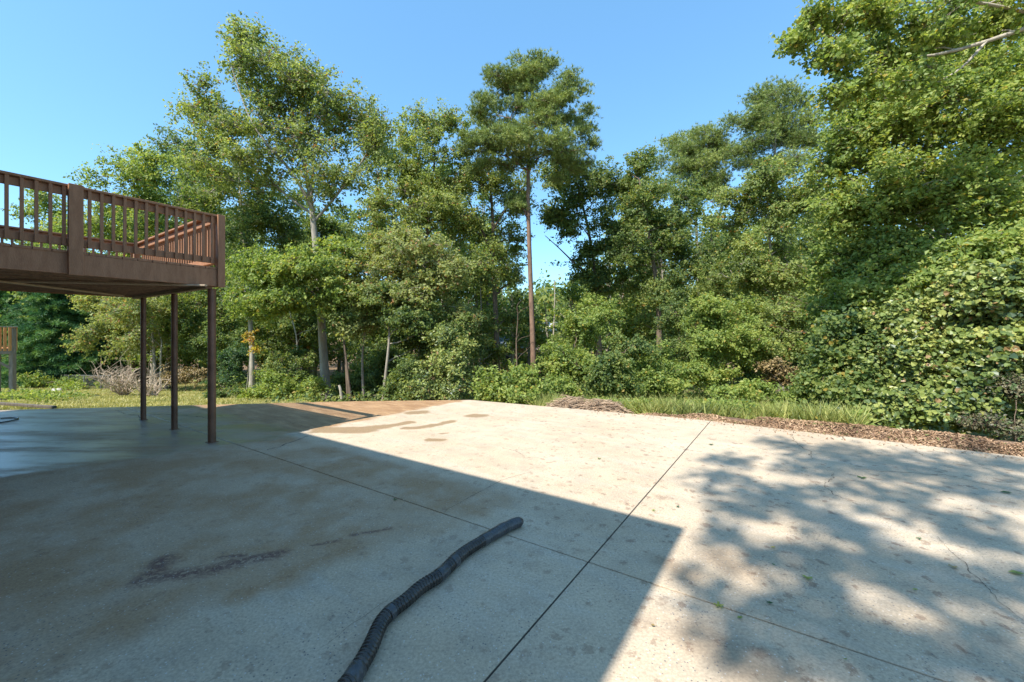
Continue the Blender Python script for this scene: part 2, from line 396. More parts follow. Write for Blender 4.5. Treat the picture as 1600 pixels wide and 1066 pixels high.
spot = t.math('MULTIPLY', spot, t.math('MULTIPLY', t.math('MULTIPLY', areaR, areaN), dens))
c = t.mix(t.math('MULTIPLY', spot, .6), c, rgb(.17, .095, .055))
vo2 = t.n('TexVoronoi', {'Vector': t.vm('MULTIPLY', cw2, (1, 1, 0)), 'Scale': 13, 'Randomness': 1.0})
sz2 = t.n('SeparateColor', {0: vo2.outputs['Color']}).outputs[0]
spot2 = t.ss(t.math('SUBTRACT', t.math('ADD', vo2.outputs['Distance'], t.math('MULTIPLY', t.math('SUBTRACT', t.noise(co, 50, 3, .8), .5), 1.3)), t.math('MULTIPLY', t.math('POWER', sz2, 2.5), .44)), .08, -.12)
spot2 = t.math('MULTIPLY', spot2, t.math('ADD', .5, t.math('MULTIPLY', areaR, .5)))
c = t.mix(t.math('MULTIPLY', spot2, .55), c, rgb(.16, .09, .055))
# scab where the surface has flaked
sc_ = union([seg(P(225, 905), P(258, 875), .07, .06), seg(P(230, 905), P(340, 890), .06, .06), seg(P(330, 890), P(435, 866), .055, .05), seg(P(345, 872), P(372, 870), .03, .03),
             seg(P(490, 850), P(530, 843), .012, .02), seg(P(550, 836), P(605, 825), .02, .03)])
rid = t.math('ABSOLUTE', t.math('SUBTRACT', t.noise(co, 14, 6, .75), .5))
scab = t.math('MULTIPLY', sc_, t.ss(rid, .09, .02, .3, 1))
c = t.mix(t.math('MULTIPLY', scab, .9), c, rgb(.12, .055, .045))
# aggregate
ag = t.n('TexVoronoi', {'Vector': co, 'Scale': 75}); agc = t.n('SeparateColor', {0: ag.outputs['Color']}).outputs[0]
agm = t.math('MULTIPLY', t.ss(ag.outputs['Distance'], .45, .2), t.math('GREATER_THAN', agc, .86))
agm = t.math('MULTIPLY', agm, t.ss(t.noise(co, 1.7, 3), .42, .62, .25, .9))
c = t.mix(agm, c, rgb(.11, .11, .115))
agw = t.math('MULTIPLY', t.ss(ag.outputs['Distance'], .4, .2), t.math('LESS_THAN', agc, .07))
c = t.mix(t.math('MULTIPLY', agw, .6), c, rgb(.6, .58, .54))
c = t.mix(.17, c, t.mix(t.ss(fine, .3, .7), rgb(0, 0, 0), rgb(1, 1, 1)), 'OVERLAY')
roughv = t.math('SUBTRACT', .88, t.math('MULTIPLY', wetn, .46))
roughv = t.math('SUBTRACT', roughv, t.math('MULTIPLY', t.math('MAXIMUM', pud, orange), .2))
hgt = t.math('ADD', t.math('MULTIPLY', fine, .5), t.math('MULTIPLY', agm, -.4))
bst = t.math('SUBTRACT', .32, t.math('MULTIPLY', wet, .26))
bmp = t.n('Bump', {'Height': hgt, 'Strength': bst, 'Distance': .0035})
M_CONC = t.surf(t.n('BsdfPrincipled', {'Base Color': c, 'Roughness': roughv, 'Normal': bmp.outputs[0], 'Specular IOR Level': .5, 'Coat Weight': wetn, 'Coat Roughness': .28, 'Coat IOR': 1.5}).outputs[0])
M_JOINT = simple_mat('joint_filler', (.03, .026, .02), (.08, .065, .05), 20, .95)
M_CRACK = simple_mat('crack_dirt', (.05, .04, .03), (.13, .10, .075), 20, .95)

patio = bpy.data.objects.new('patio', None); COL.objects.link(patio); tag(patio, kind='structure')
poly = [(-20, 7.6)] + EDGE[2:9] + [(12, -9), (-20, -9)]
poly = [np.array(p, float) for p in poly]
def clip(poly, nrm, off):                # keep points with nrm.p >= off
    out = []
    for a, b in zip(poly, poly[1:] + poly[:1]):
        da, db = a @ nrm - off, b @ nrm - off
        if da >= 0: out.append(a)
        if (da >= 0) != (db >= 0): out.append(a + (b - a) * da / (da - db))
    return out
JP = Gp(919, 878)[:2]; u2, v2 = U[:2], V[:2]; ju, jv = JP @ u2, JP @ v2
gap = .006
for su_ in (1, -1):
    for sv_ in (1, -1):
        q = clip(clip(poly, u2 * su_, ju * su_ + gap), v2 * sv_, jv * sv_ + gap)
        q = q[::-1]
        m = len(q); top = [(p[0], p[1], 0) for p in q]; bot = [(p[0], p[1], -.14) for p in q]
        b = MB(); b.add(top + bot, [list(range(m))]); 
        b.f = [np.array([list(range(m))])]; b.sm = [np.array([False])]
        sides = [[i, (i + 1) % m, m + (i + 1) % m, m + i][::-1] for i in range(m)]
        b.f.append(np.array(sides)); b.sm.append(np.full(m, False))
        o = b.build('slab_panel', M_CONC, patio, bevel=.004)
        # make sure the top faces up
        me = o.data
        if me.polygons[0].normal.z < 0: me.flip_normals()
b = MB()
for (dv, nv, k) in ((u2, v2, jv), (v2, u2, ju)):
    a0 = nv * k - dv * 30; a1 = nv * k + dv * 30
    # only under the slab
    ts = np.linspace(0, 1, 600); pts = a0 + (a1 - a0) * ts[:, None]
    ins = (pts[:, 1] < np.interp(pts[:, 0], ex, ey) - .02) & (pts[:, 1] > -9) & (pts[:, 0] > -20) & (pts[:, 0] < 12)
    pp = pts[ins]; b.bar(np.append(pp[0], -.016 if k == jv else -.020), np.append(pp[-1], -.016 if k == jv else -.020), .03, .02)
b.build('joint_filler', M_JOINT, patio)
def ribbon(pix, wd, name='crack', amp=.012):
    r = np.random.default_rng(int(pix[0][0]))
    p = np.array([Gp(x, y, 0)[:2] for x, y in pix]); s = np.linspace(0, 1, len(p)); n = 14 * (len(p) - 1) + 1; tt = np.linspace(0, 1, n)
    q = np.stack([np.interp(tt, s, p[:, k]) for k in range(2)], 1)
    wk = np.cumsum(r.normal(size=(n, 2)) * amp, 0); wk -= np.linspace(0, 1, n)[:, None] * wk[-1]; q += wk
    d = unit(np.gradient(q, axis=0)); nn = np.stack([-d[:, 1], d[:, 0]], 1); ww = (wd * r.uniform(.3, 1.2, n) * np.sin(np.clip(tt, .02, .98) * np.pi) ** .3)[:, None] / 2
    v = np.zeros((n * 2, 3)); v[0::2, :2] = q + nn * ww; v[1::2, :2] = q - nn * ww; v[:, 2] = .0015
    k = np.arange(n - 1) * 2
    b = MB(); b.add(v, np.stack([k, k + 1, k + 3, k + 2], -1)); b.build(name, M_CRACK, patio)
ribbon([(420, 703), (445, 694), (482, 681)], .022)
ribbon([(235, 648), (262, 647), (300, 650), (322, 653)], .02)
ribbon([(180, 641), (200, 648), (224, 655)], .014)
ribbon([(693, 801), (735, 776), (785, 752), (831, 737)], .006, amp=.006)
ribbon([(500, 1013), (560, 968), (610, 933)], .003, amp=.003)
ribbon([(783, 699), (800, 705), (822, 717)], .008)
ribbon([(1241, 679), (1242, 690), (1265, 705), (1270, 717)], .012)
ribbon([(1302, 740), (1303, 750), (1290, 757), (1310, 775), (1345, 790)], .009)
ribbon([(1330, 733), (1400, 736), (1480, 742), (1550, 760)], .008)
ribbon([(1395, 692), (1420, 703), (1440, 712)], .010)
ribbon([(1466, 839), (1490, 872), (1530, 910), (1560, 945), (1599, 970)], .005, amp=.005)
ribbon([(975, 680), (1010, 694), (1045, 701)], .006)
ribbon([(560, 665), (520, 660), (470, 668), (430, 655)], .008)

# ------------------------------------------------------------------ house beside the camera (casts the big shadow)
M_BRICK = None
t = NT('house_brick'); co = t.n('TexCoord').outputs['Object']
bx = t.n('CombineXYZ', {0: t.math('ADD', t.vm('DOT_PRODUCT', co, tuple(V)), t.vm('DOT_PRODUCT', co, tuple(U))), 1: t.n('SeparateXYZ', {0: co}).outputs[2], 2: 0.0}).outputs[0]
br = t.n('TexBrick', {'Vector': bx, 'Color1': rgb(.28, .12, .08), 'Color2': rgb(.20, .09, .06), 'Mortar': rgb(.40, .37, .33), 'Scale': 1.0, 'Brick Width': .215, 'Row Height': .075, 'Mortar Size': .006})
M_BRICK = t.surf(t.n('BsdfPrincipled', {'Base Color': br.outputs[0], 'Roughness': .85}).outputs[0])
M_ROOF = simple_mat('roof_shingle', (.05, .045, .04), (.11, .10, .09), 9, .9)
M_TRIM = simple_mat('white_trim', (.62, .60, .55), (.72, .70, .66), 3, .5)
M_GLASS = NT('window_glass'); M_GLASS = M_GLASS.surf(M_GLASS.n('BsdfPrincipled', {'Base Color': rgb(.03, .04, .05), 'Roughness': .05}).outputs[0])
house = empty('house', UV(-6, 7.5), 'red brick house with a low hipped roof standing behind the patio', 'house')
b = MB(); H = 5.3
u0, u1, v0, v1 = -10.8, -.95, 1.55, 13.2
for (a, c2) in (((u1, v0), (u1, v1)), ((u0, v0), (u0, v1)), ((u0, v0), (u1, v0)), ((u0, v1), (u1, v1))):
    b.bar(UV(*a, H / 2 - .1), UV(*c2, H / 2 - .1), .2, H - .1)
b.build('wall', M_BRICK, house)
ce = np.array([1.40 - SX * H, 3.35 - SY * H]); eu, ev = ce @ u2, ce @ v2
b = MB(); e = [UV(eu, ev, H), UV(eu, 13.65, H), UV(-11.4, 13.65, H), UV(-11.4, ev, H)]
um = (eu - 11.4) / 2; rr = [UV(um, ev + 4.5, H + 1.9), UV(um, 13.65 - 4.5, H + 1.9)]
b.add(e + rr, [[0, 1, 5, 4], [2, 3, 4, 5]]); b.add([e[1], e[2], rr[1]], [[0, 1, 2]]); b.add([e[3], e[0], rr[0]], [[0, 1, 2]])
b.add(e, [[3, 2, 1, 0]]); b.build('roof', M_ROOF, house)
b = MB()
for a, c2 in zip(e, e[1:] + e[:1]): b.bar(a - np.array([0, 0, .08]), c2 - np.array([0, 0, .08]), .03, .15)
b.build('fascia', M_TRIM, house)
for (vv, zz, wv, hv) in ((3.6, 3.8, .8, 1.1), (10.5, 3.8, .8, 1.1), (4.0, 1.1, 1.6, 2.1), (11.0, 1.3, .8, 1.0)):
    b = MB(); c0 = UV(u1 + .12, vv, zz)
    for s in (-1, 1):
        b.box(c0 + V * s * wv / 2, U, V, (0, 0, 1), .03, .04, hv / 2); b.box(c0 + np.array([0, 0, s * (hv / 2 + .04)]), U, V, (0, 0, 1), .03, wv / 2 + .04, .04)
    fr = b.build('window', M_TRIM, house); p = MB(); p.box(c0 - U * .01, U, V, (0, 0, 1), .008, wv / 2 - .04, hv / 2); p.build('pane', M_GLASS, fr)

# ------------------------------------------------------------------ raised deck
def wood_mat(name, c1, c2, spec=.25):
    return simple_mat(name, c1, c2, 3.0, .62, .25, (6, 6, 1.2), 30, spec)
M_DECK = wood_mat('deck_stain', (.25, .125, .068), (.37, .20, .115))
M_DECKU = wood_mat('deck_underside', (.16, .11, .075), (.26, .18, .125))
M_BRACE = wood_mat('bare_timber', (.42, .33, .23), (.55, .44, .32))
M_POST = simple_mat('post_paint', (.10, .048, .026), (.20, .10, .06), 6, .45, .1, (1, 1, 1), 60, .5)
DC = np.array([-4.235, 5.95])                        # near right corner of deck
du, dv = DC @ u2, DC @ v2; DL, DWd = du + .95, 3.57
z0, z1, zt = 2.27, 2.51, 3.30
def DK(a, b, z): return UV(du - a, dv + b, z)       # a: metres from the end, b: metres from the near side
deck = empty('raised_deck', DK(DL / 2, DWd / 2, 0), 'brown stained raised wooden deck with slatted railing standing on three round posts', 'deck')
up = (0, 0, 1)
am = 1.463
def deckbar(name, a, b, wd, ht, mat=M_DECK, bev=.004, up=(0, 0, 1)):
    m = MB(); m.bar(a, b, wd, ht, up); return m.build(name, mat, deck, bevel=bev)
zc = (z0 + z1) / 2
deckbar('fascia_board', DK(.045, .02, zc), DK(am, .02, zc), .04, z1 - z0)
deckbar('fascia_board', DK(am + .002, .028, zc + .004), DK(DL, .028, zc + .004), .04, z1 - z0)
deckbar('fascia_board', DK(.02, .045, zc), DK(.02, DWd, zc), .04, z1 - z0)
deckbar('fascia_board', DK(.042, DWd - .02, zc), DK(DL, DWd - .02, zc), .04, z1 - z0)
# joists, boards
jm = None
for k in range(10):
    bb = .30 + k * (DWd - .5) / 9
    deckbar('joist', DK(.05, bb, z0 + .105), DK(DL, bb, z0 + .105), .04, .19, M_DECKU)
nb = int((DL - .1) / .146)
for k in range(nb):
    aa = .11 + k * .146
    deckbar('deck_board', DK(aa, .0, z1 + .018), DK(aa, DWd, z1 + .018), .14, .032, M_DECK if k else M_DECK)
# beam at the posts, diagonal braces under the joists
deckbar('beam', DK(.11, .10, z0 - .005 + .0), DK(.11, DWd - .10, z0 - .005), .09, .05, M_DECKU)
cb = np.array(W(0, 440, 1)); 
def under(px, py, z=z0 - .012):
    Yd = F * (z - CH) / (HZ - py); return np.array([(px - 800) / F * Yd, Yd, z])
deckbar('brace', under(-40, 438.5), under(322, 446.2), .06, .022, M_BRACE)
deckbar('brace', under(-25, 437, z0 - .034), under(192, 462.6, z0 - .034), .06, .022, M_BRACE)
# railing
bal_mesh = MB(); bal_mesh.box((0, 0, 0), U, V, (0, 0, 1), .018, .018, (zt - .03 - (z1 + .11)) / 2 + .0)
def baluster(a, b):
    global proto
    if 'proto' not in globals():
        m = MB(); m.box(np.array(parent_origin(deck)), U, V, (0, 0, 1), .0145, .0145, .34)
        proto = m.build('baluster', M_DECK, deck); o = proto
    else:
        o = proto.copy(); COL.objects.link(o); o.parent = deck
    p = DK(a, b, 2.936) - np.array(parent_origin(deck)); o.location = tuple(p); return o
def rail_run(p, q):
    deckbar('cap_rail', p + np.array([0, 0, zt - .012]), q + np.array([0, 0, zt - .012]), .125, .028)
    deckbar('top_rail', p + np.array([0, 0, zt - .077]), q + np.array([0, 0, zt - .077]), .035, .085)
    deckbar('bottom_rail', p + np.array([0, 0, z1 + .135]), q + np.array([0, 0, z1 + .135]), .035, .085)
rail_run(DK(.05, .055, 0), DK(DL, .055, 0))
rail_run(DK(.055, .11, 0), DK(.055, DWd - .11, 0))
rail_run(DK(.0, DWd - .055, 0), DK(DL, DWd - .055, 0))
a = .10
k = 0
while a < DL - .05:
    if abs(a - am) > .085: baluster(a, .018)
    a += .1035
b_ = .16
while b_ < DWd - .12: baluster(.018, b_); b_ += .1035
a = .14
while a < DL - .05: baluster(a, DWd - .018); a += .1035
def dpost(a, b, sx_, sy_, zlo=z0 - .01, zhi=zt + .004):
    m = MB(); m.box(DK(a, b, (zlo + zhi) / 2), U, V, (0, 0, 1), sx_, sy_, (zhi - zlo) / 2); m.build('railing_post', M_DECK, deck, bevel=.004)
dpost(.0, .0, .045, .045); dpost(am, -.022, .060, .038); dpost(.055, DWd + .01, .045, .045); dpost(2.9, DWd + .015, .045, .045); dpost(2.95, -.022, .06, .038)
for (px, py, rr_) in ((331, 692, .051), (272.5, 672, .044), (224, 657, .042)):
    p = Gp(px, py - 1); m = MB()
    m.tube([p + np.array([0, 0, .0]), p + np.array([0, 0, .16]), p + np.array([0, 0, 1.2]), [p[0], p[1], z0 - .03]], [rr_, rr_, rr_, rr_], 20)
    o = m.build('support_post', M_POST, deck)
    m = MB(); m.box(p + np.array([0, 0, .004]), U, V, (0, 0, 1), rr_ * 1.25, rr_ * 1.25, .004); m.build('base_plate', M_POST, o)

# ------------------------------------------------------------------ corrugated drain pipe on the slab
M_PIPE = simple_mat('black_plastic', (.008, .008, .008), (.060, .050, .042), 9, .24, .25, (1, 1, 1), 60, .5)
M_TAPE = simple_mat('black_tape', (.014, .014, .016), (.075, .075, .08), 18, .30, .7, (1, 1, 1), 40, .6)
pix = [(500, 1120), (545, 1073), (580, 1014), (596, 968), (616, 953), (640, 938), (656, 917), (684, 906), (704, 884), (722, 866), (765, 840), (796, 822), (817, 815)]
R = .042
pp = np.array([Gp(x, y, R * .9) for x, y in pix]); pp[:, 2] = R + .004
s = np.concatenate([[0], np.cumsum(np.linalg.norm(np.diff(pp, axis=0), axis=1))]); L = s[-1]
pipe = empty('drain_pipe', pp[len(pp) // 2] * np.array([1, 1, 0]), 'black corrugated drain pipe patched with tape lying across the shaded concrete', 'pipe')
N = int(L / .0032); tt = np.linspace(0, L, N)
q = np.stack([np.interp(tt, s, pp[:, k]) for k in range(3)], 1)
for _ in range(900): q[1:-1] = (q[:-2] + q[1:-1] * 2 + q[2:]) / 4
tap = [(L - .46, L + .1), (L - .82, L - .76), (L - .98, L - .89), (L - 1.42, L - 1.37), (L - 1.86, L - 1.78), (L - 2.2, L - 2.12)]
ridg = np.abs(np.sin(np.pi * tt / .025)) ** .6
smw = np.zeros(N)
for a, b2 in tap: smw = np.maximum(smw, np.clip((tt - a) / .01, 0, 1) * np.clip((b2 - tt) / .01, 0, 1))
rad = R * (.74 + .26 * ridg) * (1 + .03 * np.sin(tt * 7)) 
rad = rad * np.clip(1 - smw * .06, 0, 1)
taper = np.clip((L - tt) / .04, 0, 1) ** .5; rad *= np.maximum(taper, .05)
m = MB(); m.tube(q, rad, 22, True, True); m.build('corrugated_tube', M_PIPE, pipe)
for a, b2 in tap:
    sel = (tt >= a) & (tt <= b2); 
    if sel.sum() < 4: continue
    qq = q[sel][::2]; r_ = np.random.default_rng(int(a * 100)); n_ = len(qq); ts = tt[sel][::2]
    sp_ = .024
    rr_ = R * (1.0 + .035 * ((ts / sp_) % 1.0)) + .0012 * np.interp(np.arange(n_), np.arange(0, n_, 5), r_.normal(size=len(np.arange(0, n_, 5))))
    rr_ = rr_ * np.maximum(np.clip((L + .003 - ts) / .045, 0, 1) ** .5, .06)
    m = MB(); m.tube(qq, rr_, 22, True, True); m.build('tape_wrap', M_TAPE, pipe)

# ------------------------------------------------------------------ fallen leaves on the slab
def fallen(px, py, size, mat, label, lobes=5, rot=0.0, group=None):
    p = Gp(px, py, .006); r = np.random.default_rng(int(px * 7 + py))
    n_ = lobes * 4; th = np.linspace(0, 2 * np.pi, n_, endpoint=False) + rot
    rd = size * (.62 + .38 * np.cos(th * lobes)) if lobes > 1 else size * (1 / np.sqrt(np.cos(th) ** 2 + (np.sin(th) / .5) ** 2))
    z = .004 + size * .22 * np.abs(np.sin(th * 1.0 + .5)) * (rd / size)
    v = np.stack([p[0] + rd * np.cos(th), p[1] + rd * np.sin(th), p[2] + z], 1)
    v = np.vstack([v, [p[0], p[1], p[2] + .002]])
    m = MB(); k = np.arange(n_); m.add(v, np.stack([k, (k + 1) % n_, np.full(n_, n_)], -1), False, tint=r.uniform(.3, .9), clump=.5)
    # stalk
    a0 = np.array([p[0], p[1], p[2] + .003]); a1 = a0 + np.array([math.cos(rot + .6), math.sin(rot + .6), .02]) * size * 1.3
    m.tube([a0, (a0 + a1) / 2, a1], [.0012, .0012, .001], 3)
    for k_ in ('tint', 'clump'):
        tot = sum(len(f) for f in m.f); have = sum(len(x) for x in m.attr[k_]); m.attr[k_].append(np.full(tot - have, .3))
    root = m.build('fallen_leaf', LM[mat]); return tag(root, label, 'leaf', group)
FG = 'leaves fallen on the concrete'
fallen(1123, 947, .032, 'fresh', 'lobed bright green fallen leaf just above the lower right slab joint', 5, .4, FG)
fallen(1156, 966, .021, 'vine', 'small dark green fallen leaf lying right on the lower right slab joint', 1, .2, FG)
fallen(1262, 904, .034, 'vine', 'broad green fallen leaf in a lit gap of the tree shade', 3, 1.2, FG)
fallen(1111, 695, .045, 'deep', 'dark green fallen leaf just right of the top of the long slab joint', 1, .1, FG)
fallen(1059, 792, .024, 'deep', 'dark oval fallen leaf in the sun right of the long slab joint', 1, .3, FG)
fallen(1347, 747, .050, 'deep', 'dark curled fallen leaf in the middle of the tree shade', 3, .9, FG)
fallen(1572, 770, .055, 'deep', 'dark green fallen leaf near the right edge, upper part of the shaded slab', 1, -.2, FG)
fallen(1588, 896, .050, 'vine', 'long green fallen leaf at the right edge of the picture', 1, -.3, FG)
fallen(1436, 842, .022, 'deep', 'small dark fallen leaf beside a bright sun patch at right', 3, .3, FG)
fallen(1209, 883, .015, 'deep', 'tiny dark fallen leaf left of the broad green one', 1, 1, FG)
fallen(1208, 856, .020, 'yellow', 'small yellow fallen leaf at the rim of the tree shade', 1, 0, FG)
fallen(1203, 943, .022, 'deep', 'dim green fallen leaf in shade right of the bright lobed leaf', 1, 1.4, FG)
fallen(1430, 922, .018, 'fresh', 'small bright green fallen leaf right of the broad green one', 1, 0, FG)
fallen(1490, 887, .030, 'dry', 'tan curled fallen leaf in the shade at right', 3, .8, FG)
fallen(936, 717, .030, 'vine', 'dark green fallen leaf alone on the sunny slab left of the long joint', 3, .3, FG)
fallen(1021, 798, .020, 'fresh', 'pale green fallen leaf close to the corner of the house shadow', 5, .2, FG)
fallen(617, 781, .026, 'deep', 'dark green fallen leaf touching the slab joint in the house shadow', 3, .2, FG)
fallen(1020, 978, .018, 'dry', 'thin tan fallen leaf in the sunny corner below the lobed green leaf', 1, -.7, FG)
fallen(1321, 1031, .010, 'pale', 'tiny whitish fallen petal near the bottom edge of the picture', 1, 0, FG)

# ------------------------------------------------------------------ tree that shades the right of the slab (stands behind the camera)
spots = [(1140,720,45,9),(1120,746,50,12),(1180,772,80,22),(1240,790,60,22),(1280,816,45,16),(1332,775,60,22),(1280,722,55,18),(1248,700,45,8),(1360,722,80,16),(1440,734,80,16),
 (1520,744,80,20),(1575,776,60,25),(1400,770,50,14),(1352,850,50,14),(1400,880,55,18),(1310,882,60,14),(1440,902,55,20),(1500,830,50,14),(1545,920,55,30),(1188,872,45,20),(1120,838,40,12),
 (1260,896,45,15),(1200,952,55,26),(1285,925,45,16),(1340,972,50,20),(1400,1014,60,24),(1490,1034,80,26),(1590,1000,50,40),(1320,1026,55,20),(1240,992,25,15),(1530,990,35,16),(1450,800,45,12),(1560,850,45,14),(1165,1012,45,18),(1245,1048,55,18),(1105,935,26,9),(1075,900,22,7),(1210,690,30,5),(1320,700,40,7),(1420,712,60,7),(1560,720,60,8)]
r = np.random.default_rng(5)
crown = MB(); wood = MB(); tips = []
for (px, py, rx, ry) in spots:
    g0 = Gp(px, py); h = 12.2 + .4 * g0[0] + r.uniform(-.6, .6)
    c0 = g0 + np.array([-SX * h, -SY * h, h]); ax_, ay_ = rx / F * g0[1], g0[1] ** 2 / (F * CH) * ry
    area = math.pi * ax_ * ay_; nl = int(area * 230) + 26
    th = r.uniform(0, 6.28, nl); rd = r.random(nl) ** .6
    off = np.stack([np.cos(th) * rd * ax_, np.sin(th) * rd * ay_, r.normal(size=nl) * .18], 1)
    leaf_quads(crown, c0 + off, .12, np.full(nl, r.random()), r, 1.2, .8); tips.append(c0)
for px, py in [(1300, 745), (1390, 745), (1470, 765), (1520, 700 + 8), (1590, 730), (1250, 735), (1230, 765), (1330, 830), (1260, 870), (1385, 900), (1480, 900), (1590, 900), (1440, 1050), (1560, 1050), (1250, 940), (1360, 1040), (1160, 800), (1540, 815)]:
    g0 = Gp(px, py); h = 12.2 + .4 * g0[0] + r.uniform(-.8, .8); nl = 60
    leaf_quads(crown, g0 + np.array([-SX * h, -SY * h, h]) + r.normal(size=(nl, 3)) * [.16, .12, .1], .12, np.full(nl, r.random()), r, 1.2, .8)
extra = [(7.5 + r.uniform(-1, 5), 3 + r.uniform(-4, 1.5)) for _ in range(45)] + [(5 + r.uniform(-1.5, 5), -1 + r.uniform(-3, 1.5)) for _ in range(35)]
for gx_, gy_ in extra:
    h = 12 + r.uniform(0, 3.5); c0 = np.array([gx_ - SX * h, gy_ - SY * h, h]); tips.append(c0); nl = 130
    leaf_quads(crown, c0 + r.normal(size=(nl, 3)) * np.array([.4, .4, .25]), .12, np.full(nl, r.random()), r, 1., .8)
base = np.array([3.6, -8.6, -.09])
root = empty('shade_tree', base, 'broadleaf tree beside the house whose branches shade the right of the patio', 'tree')
tp = jitter_line([base, base + np.array([-.3, .4, 4.5]), base + np.array([-1.5, 1.2, 9.2]), base + np.array([-2.5, 2.4, 13])], 14, .1, r)
wood.tube(tp, np.linspace(.3, .09, 14), 10)
N0 = tp[6:]
for c0 in sorted(tips, key=lambda c_: np.linalg.norm(c_ - tp[8])):
    dd = np.linalg.norm(N0 - c0, axis=1); k = int(np.argmin(dd)); p = curve(N0[k], c0, r, -.03, 5, .05)
    wood.tube(p, np.linspace(.03, .008, 5), 4, cap=False); N0 = np.vstack([N0, p[1:]])
wood.build('trunk', BM['grey'], root); crown.build('crown', LM['green'], root)

# ------------------------------------------------------------------ trees of the wood
def tr(px, D, off=0.0):
    x = (px - 800) / F * D; return np.array([x, D, G(x, D) + off - .1])
def cr(px, py, D, rx, ry, ncl, dz=None):
    k = D / F; return (W(px, py, D), (rx * k, (dz if dz else rx) * k * .9, ry * k), ncl)
def lim(D, pts, r0, r1): return ([W(x, y, D + (z if z else 0)) for x, y, z in pts], r0, r1)

# A big leaning tree with open crown
D = 17
make_tree('broadleaf_tree', 'tallest open-crowned broadleaf tree with stout pale trunk and limbs fanning against the sky', [tr(510, D), W(503, 520, D), W(495, 400, D), W(488, 320, D), W(478, 255, D + .3), W(455, 165, D + .2)], .185,
  [cr(375, 80, D, 42, 42, 42), cr(425, 125, D, 60, 48, 70), cr(480, 150, D, 60, 40, 56), cr(545, 185, D, 55, 45, 62), cr(310, 160, D, 34, 45, 34), cr(345, 200, D, 50, 45, 50),
   cr(470, 235, D, 70, 50, 55), cr(400, 260, D, 60, 40, 36), cr(330, 250, D, 45, 30, 34), cr(580, 240, D, 35, 50, 34), cr(520, 290, D, 60, 40, 44), cr(440, 190, D, 60, 40, 44)],
  'olive', 'grey', 11, leaf=.105, csize=.38, lpc=60, flat=.7, twigs=1, lumpf=.46, cdens=.82,
  limbs=[lim(D, [(490, 330, 0), (455, 265, -.5), (395, 200, -1), (350, 80, -.8)], .075, .012), lim(D, [(488, 335, 0), (440, 300, .6), (370, 235, 1), (290, 125, 1.2)], .065, .012),
         lim(D, [(486, 310, 0), (490, 240, 0), (505, 170, .5), (500, 90, .4)], .07, .012), lim(D, [(492, 345, 0), (540, 290, -.3), (580, 230, -.5), (590, 170, -.5)], .06, .012),
         lim(D, [(480, 260, 0), (440, 180, 0), (420, 110, 0), (395, 60, 0)], .05, .01)])
# B pale trunk behind
D = 20
make_tree('broadleaf_tree', 'slim pale-trunked broadleaf tree just right of the deck posts, its crown meeting the deck railing', [tr(393, D), W(394, 560, D), W(388, 440, D), W(380, 330, D), W(372, 270, D)], .13,
  [cr(375, 290, D, 55, 60, 60), cr(330, 300, D + 1, 50, 55, 50), cr(300, 240, D + 3, 50, 35, 36), cr(390, 370, D, 60, 40, 50), cr(410, 430, D - .5, 60, 35, 56), cr(440, 340, D, 40, 40, 30), cr(380, 470, D - 1, 45, 28, 34)],
  'green', 'pale', 12, leaf=.12, csize=.42, lpc=60)
# yellowing spray low on B
make_tree('sapling', 'small yellow-leaved sapling in front of the slim pale trunk', [tr(384, 18.5), W(388, 580, 18.5), W(392, 535, 18.5)], .02, [cr(394, 532, 18.5, 15, 20, 9)], 'yellow', 'grey', 13, leaf=.10, csize=.22, lpc=22)
# left trees behind the deck
D = 30
make_tree('broadleaf_tree', 'bright green broadleaf tree seen through and above the middle of the deck railing', [tr(205, D), W(205, 450, D), W(210, 330, D)], .2,
  [cr(215, 300, D, 60, 50, 60), cr(180, 340, D, 50, 50, 50), cr(260, 270, D, 45, 40, 40), cr(240, 370, D, 60, 45, 50), cr(200, 440, D, 60, 45, 50), cr(300, 330, D + 1, 45, 50, 40)],
  'fresh', 'brown', 14, leaf=.17, csize=.6, lpc=60)
make_tree('broadleaf_tree', 'small yellow-green tree seen through the left part of the deck railing', [tr(80, 38), W(78, 430, 38), W(80, 340, 38)], .16, [cr(78, 335, 38, 32, 32, 34), cr(70, 385, 38, 42, 28, 30), cr(104, 375, 38, 35, 45, 30)], 'fresh', 'brown', 15, leaf=.2, csize=.6, lpc=46)
make_tree('broadleaf_tree', 'dull pale green leaning tree between the conifer and the deck posts', [tr(245, 24), W(240, 540, 24), W(228, 480, 24)], .11,
  [cr(190, 480, 24, 45, 35, 44), cr(165, 530, 24, 35, 35, 34), cr(215, 530, 23.5, 40, 35, 40), cr(150, 480, 25, 30, 30, 26), cr(235, 470, 23, 40, 30, 30)], 'pale', 'grey', 16, leaf=.12, csize=.4, lpc=60)
make_tree('broadleaf_tree', 'dense green tree filling the gap between the deck posts', [tr(262, 26), W(262, 520, 26), W(265, 450, 26)], .13,
  [cr(290, 480, 25, 45, 45, 60), cr(330, 470, 24, 40, 50, 50), cr(255, 500, 26, 35, 40, 30), cr(310, 540, 25, 40, 30, 36), cr(360, 530, 24, 30, 45, 36)], 'green', 'brown', 17, leaf=.13, csize=.42, lpc=62)
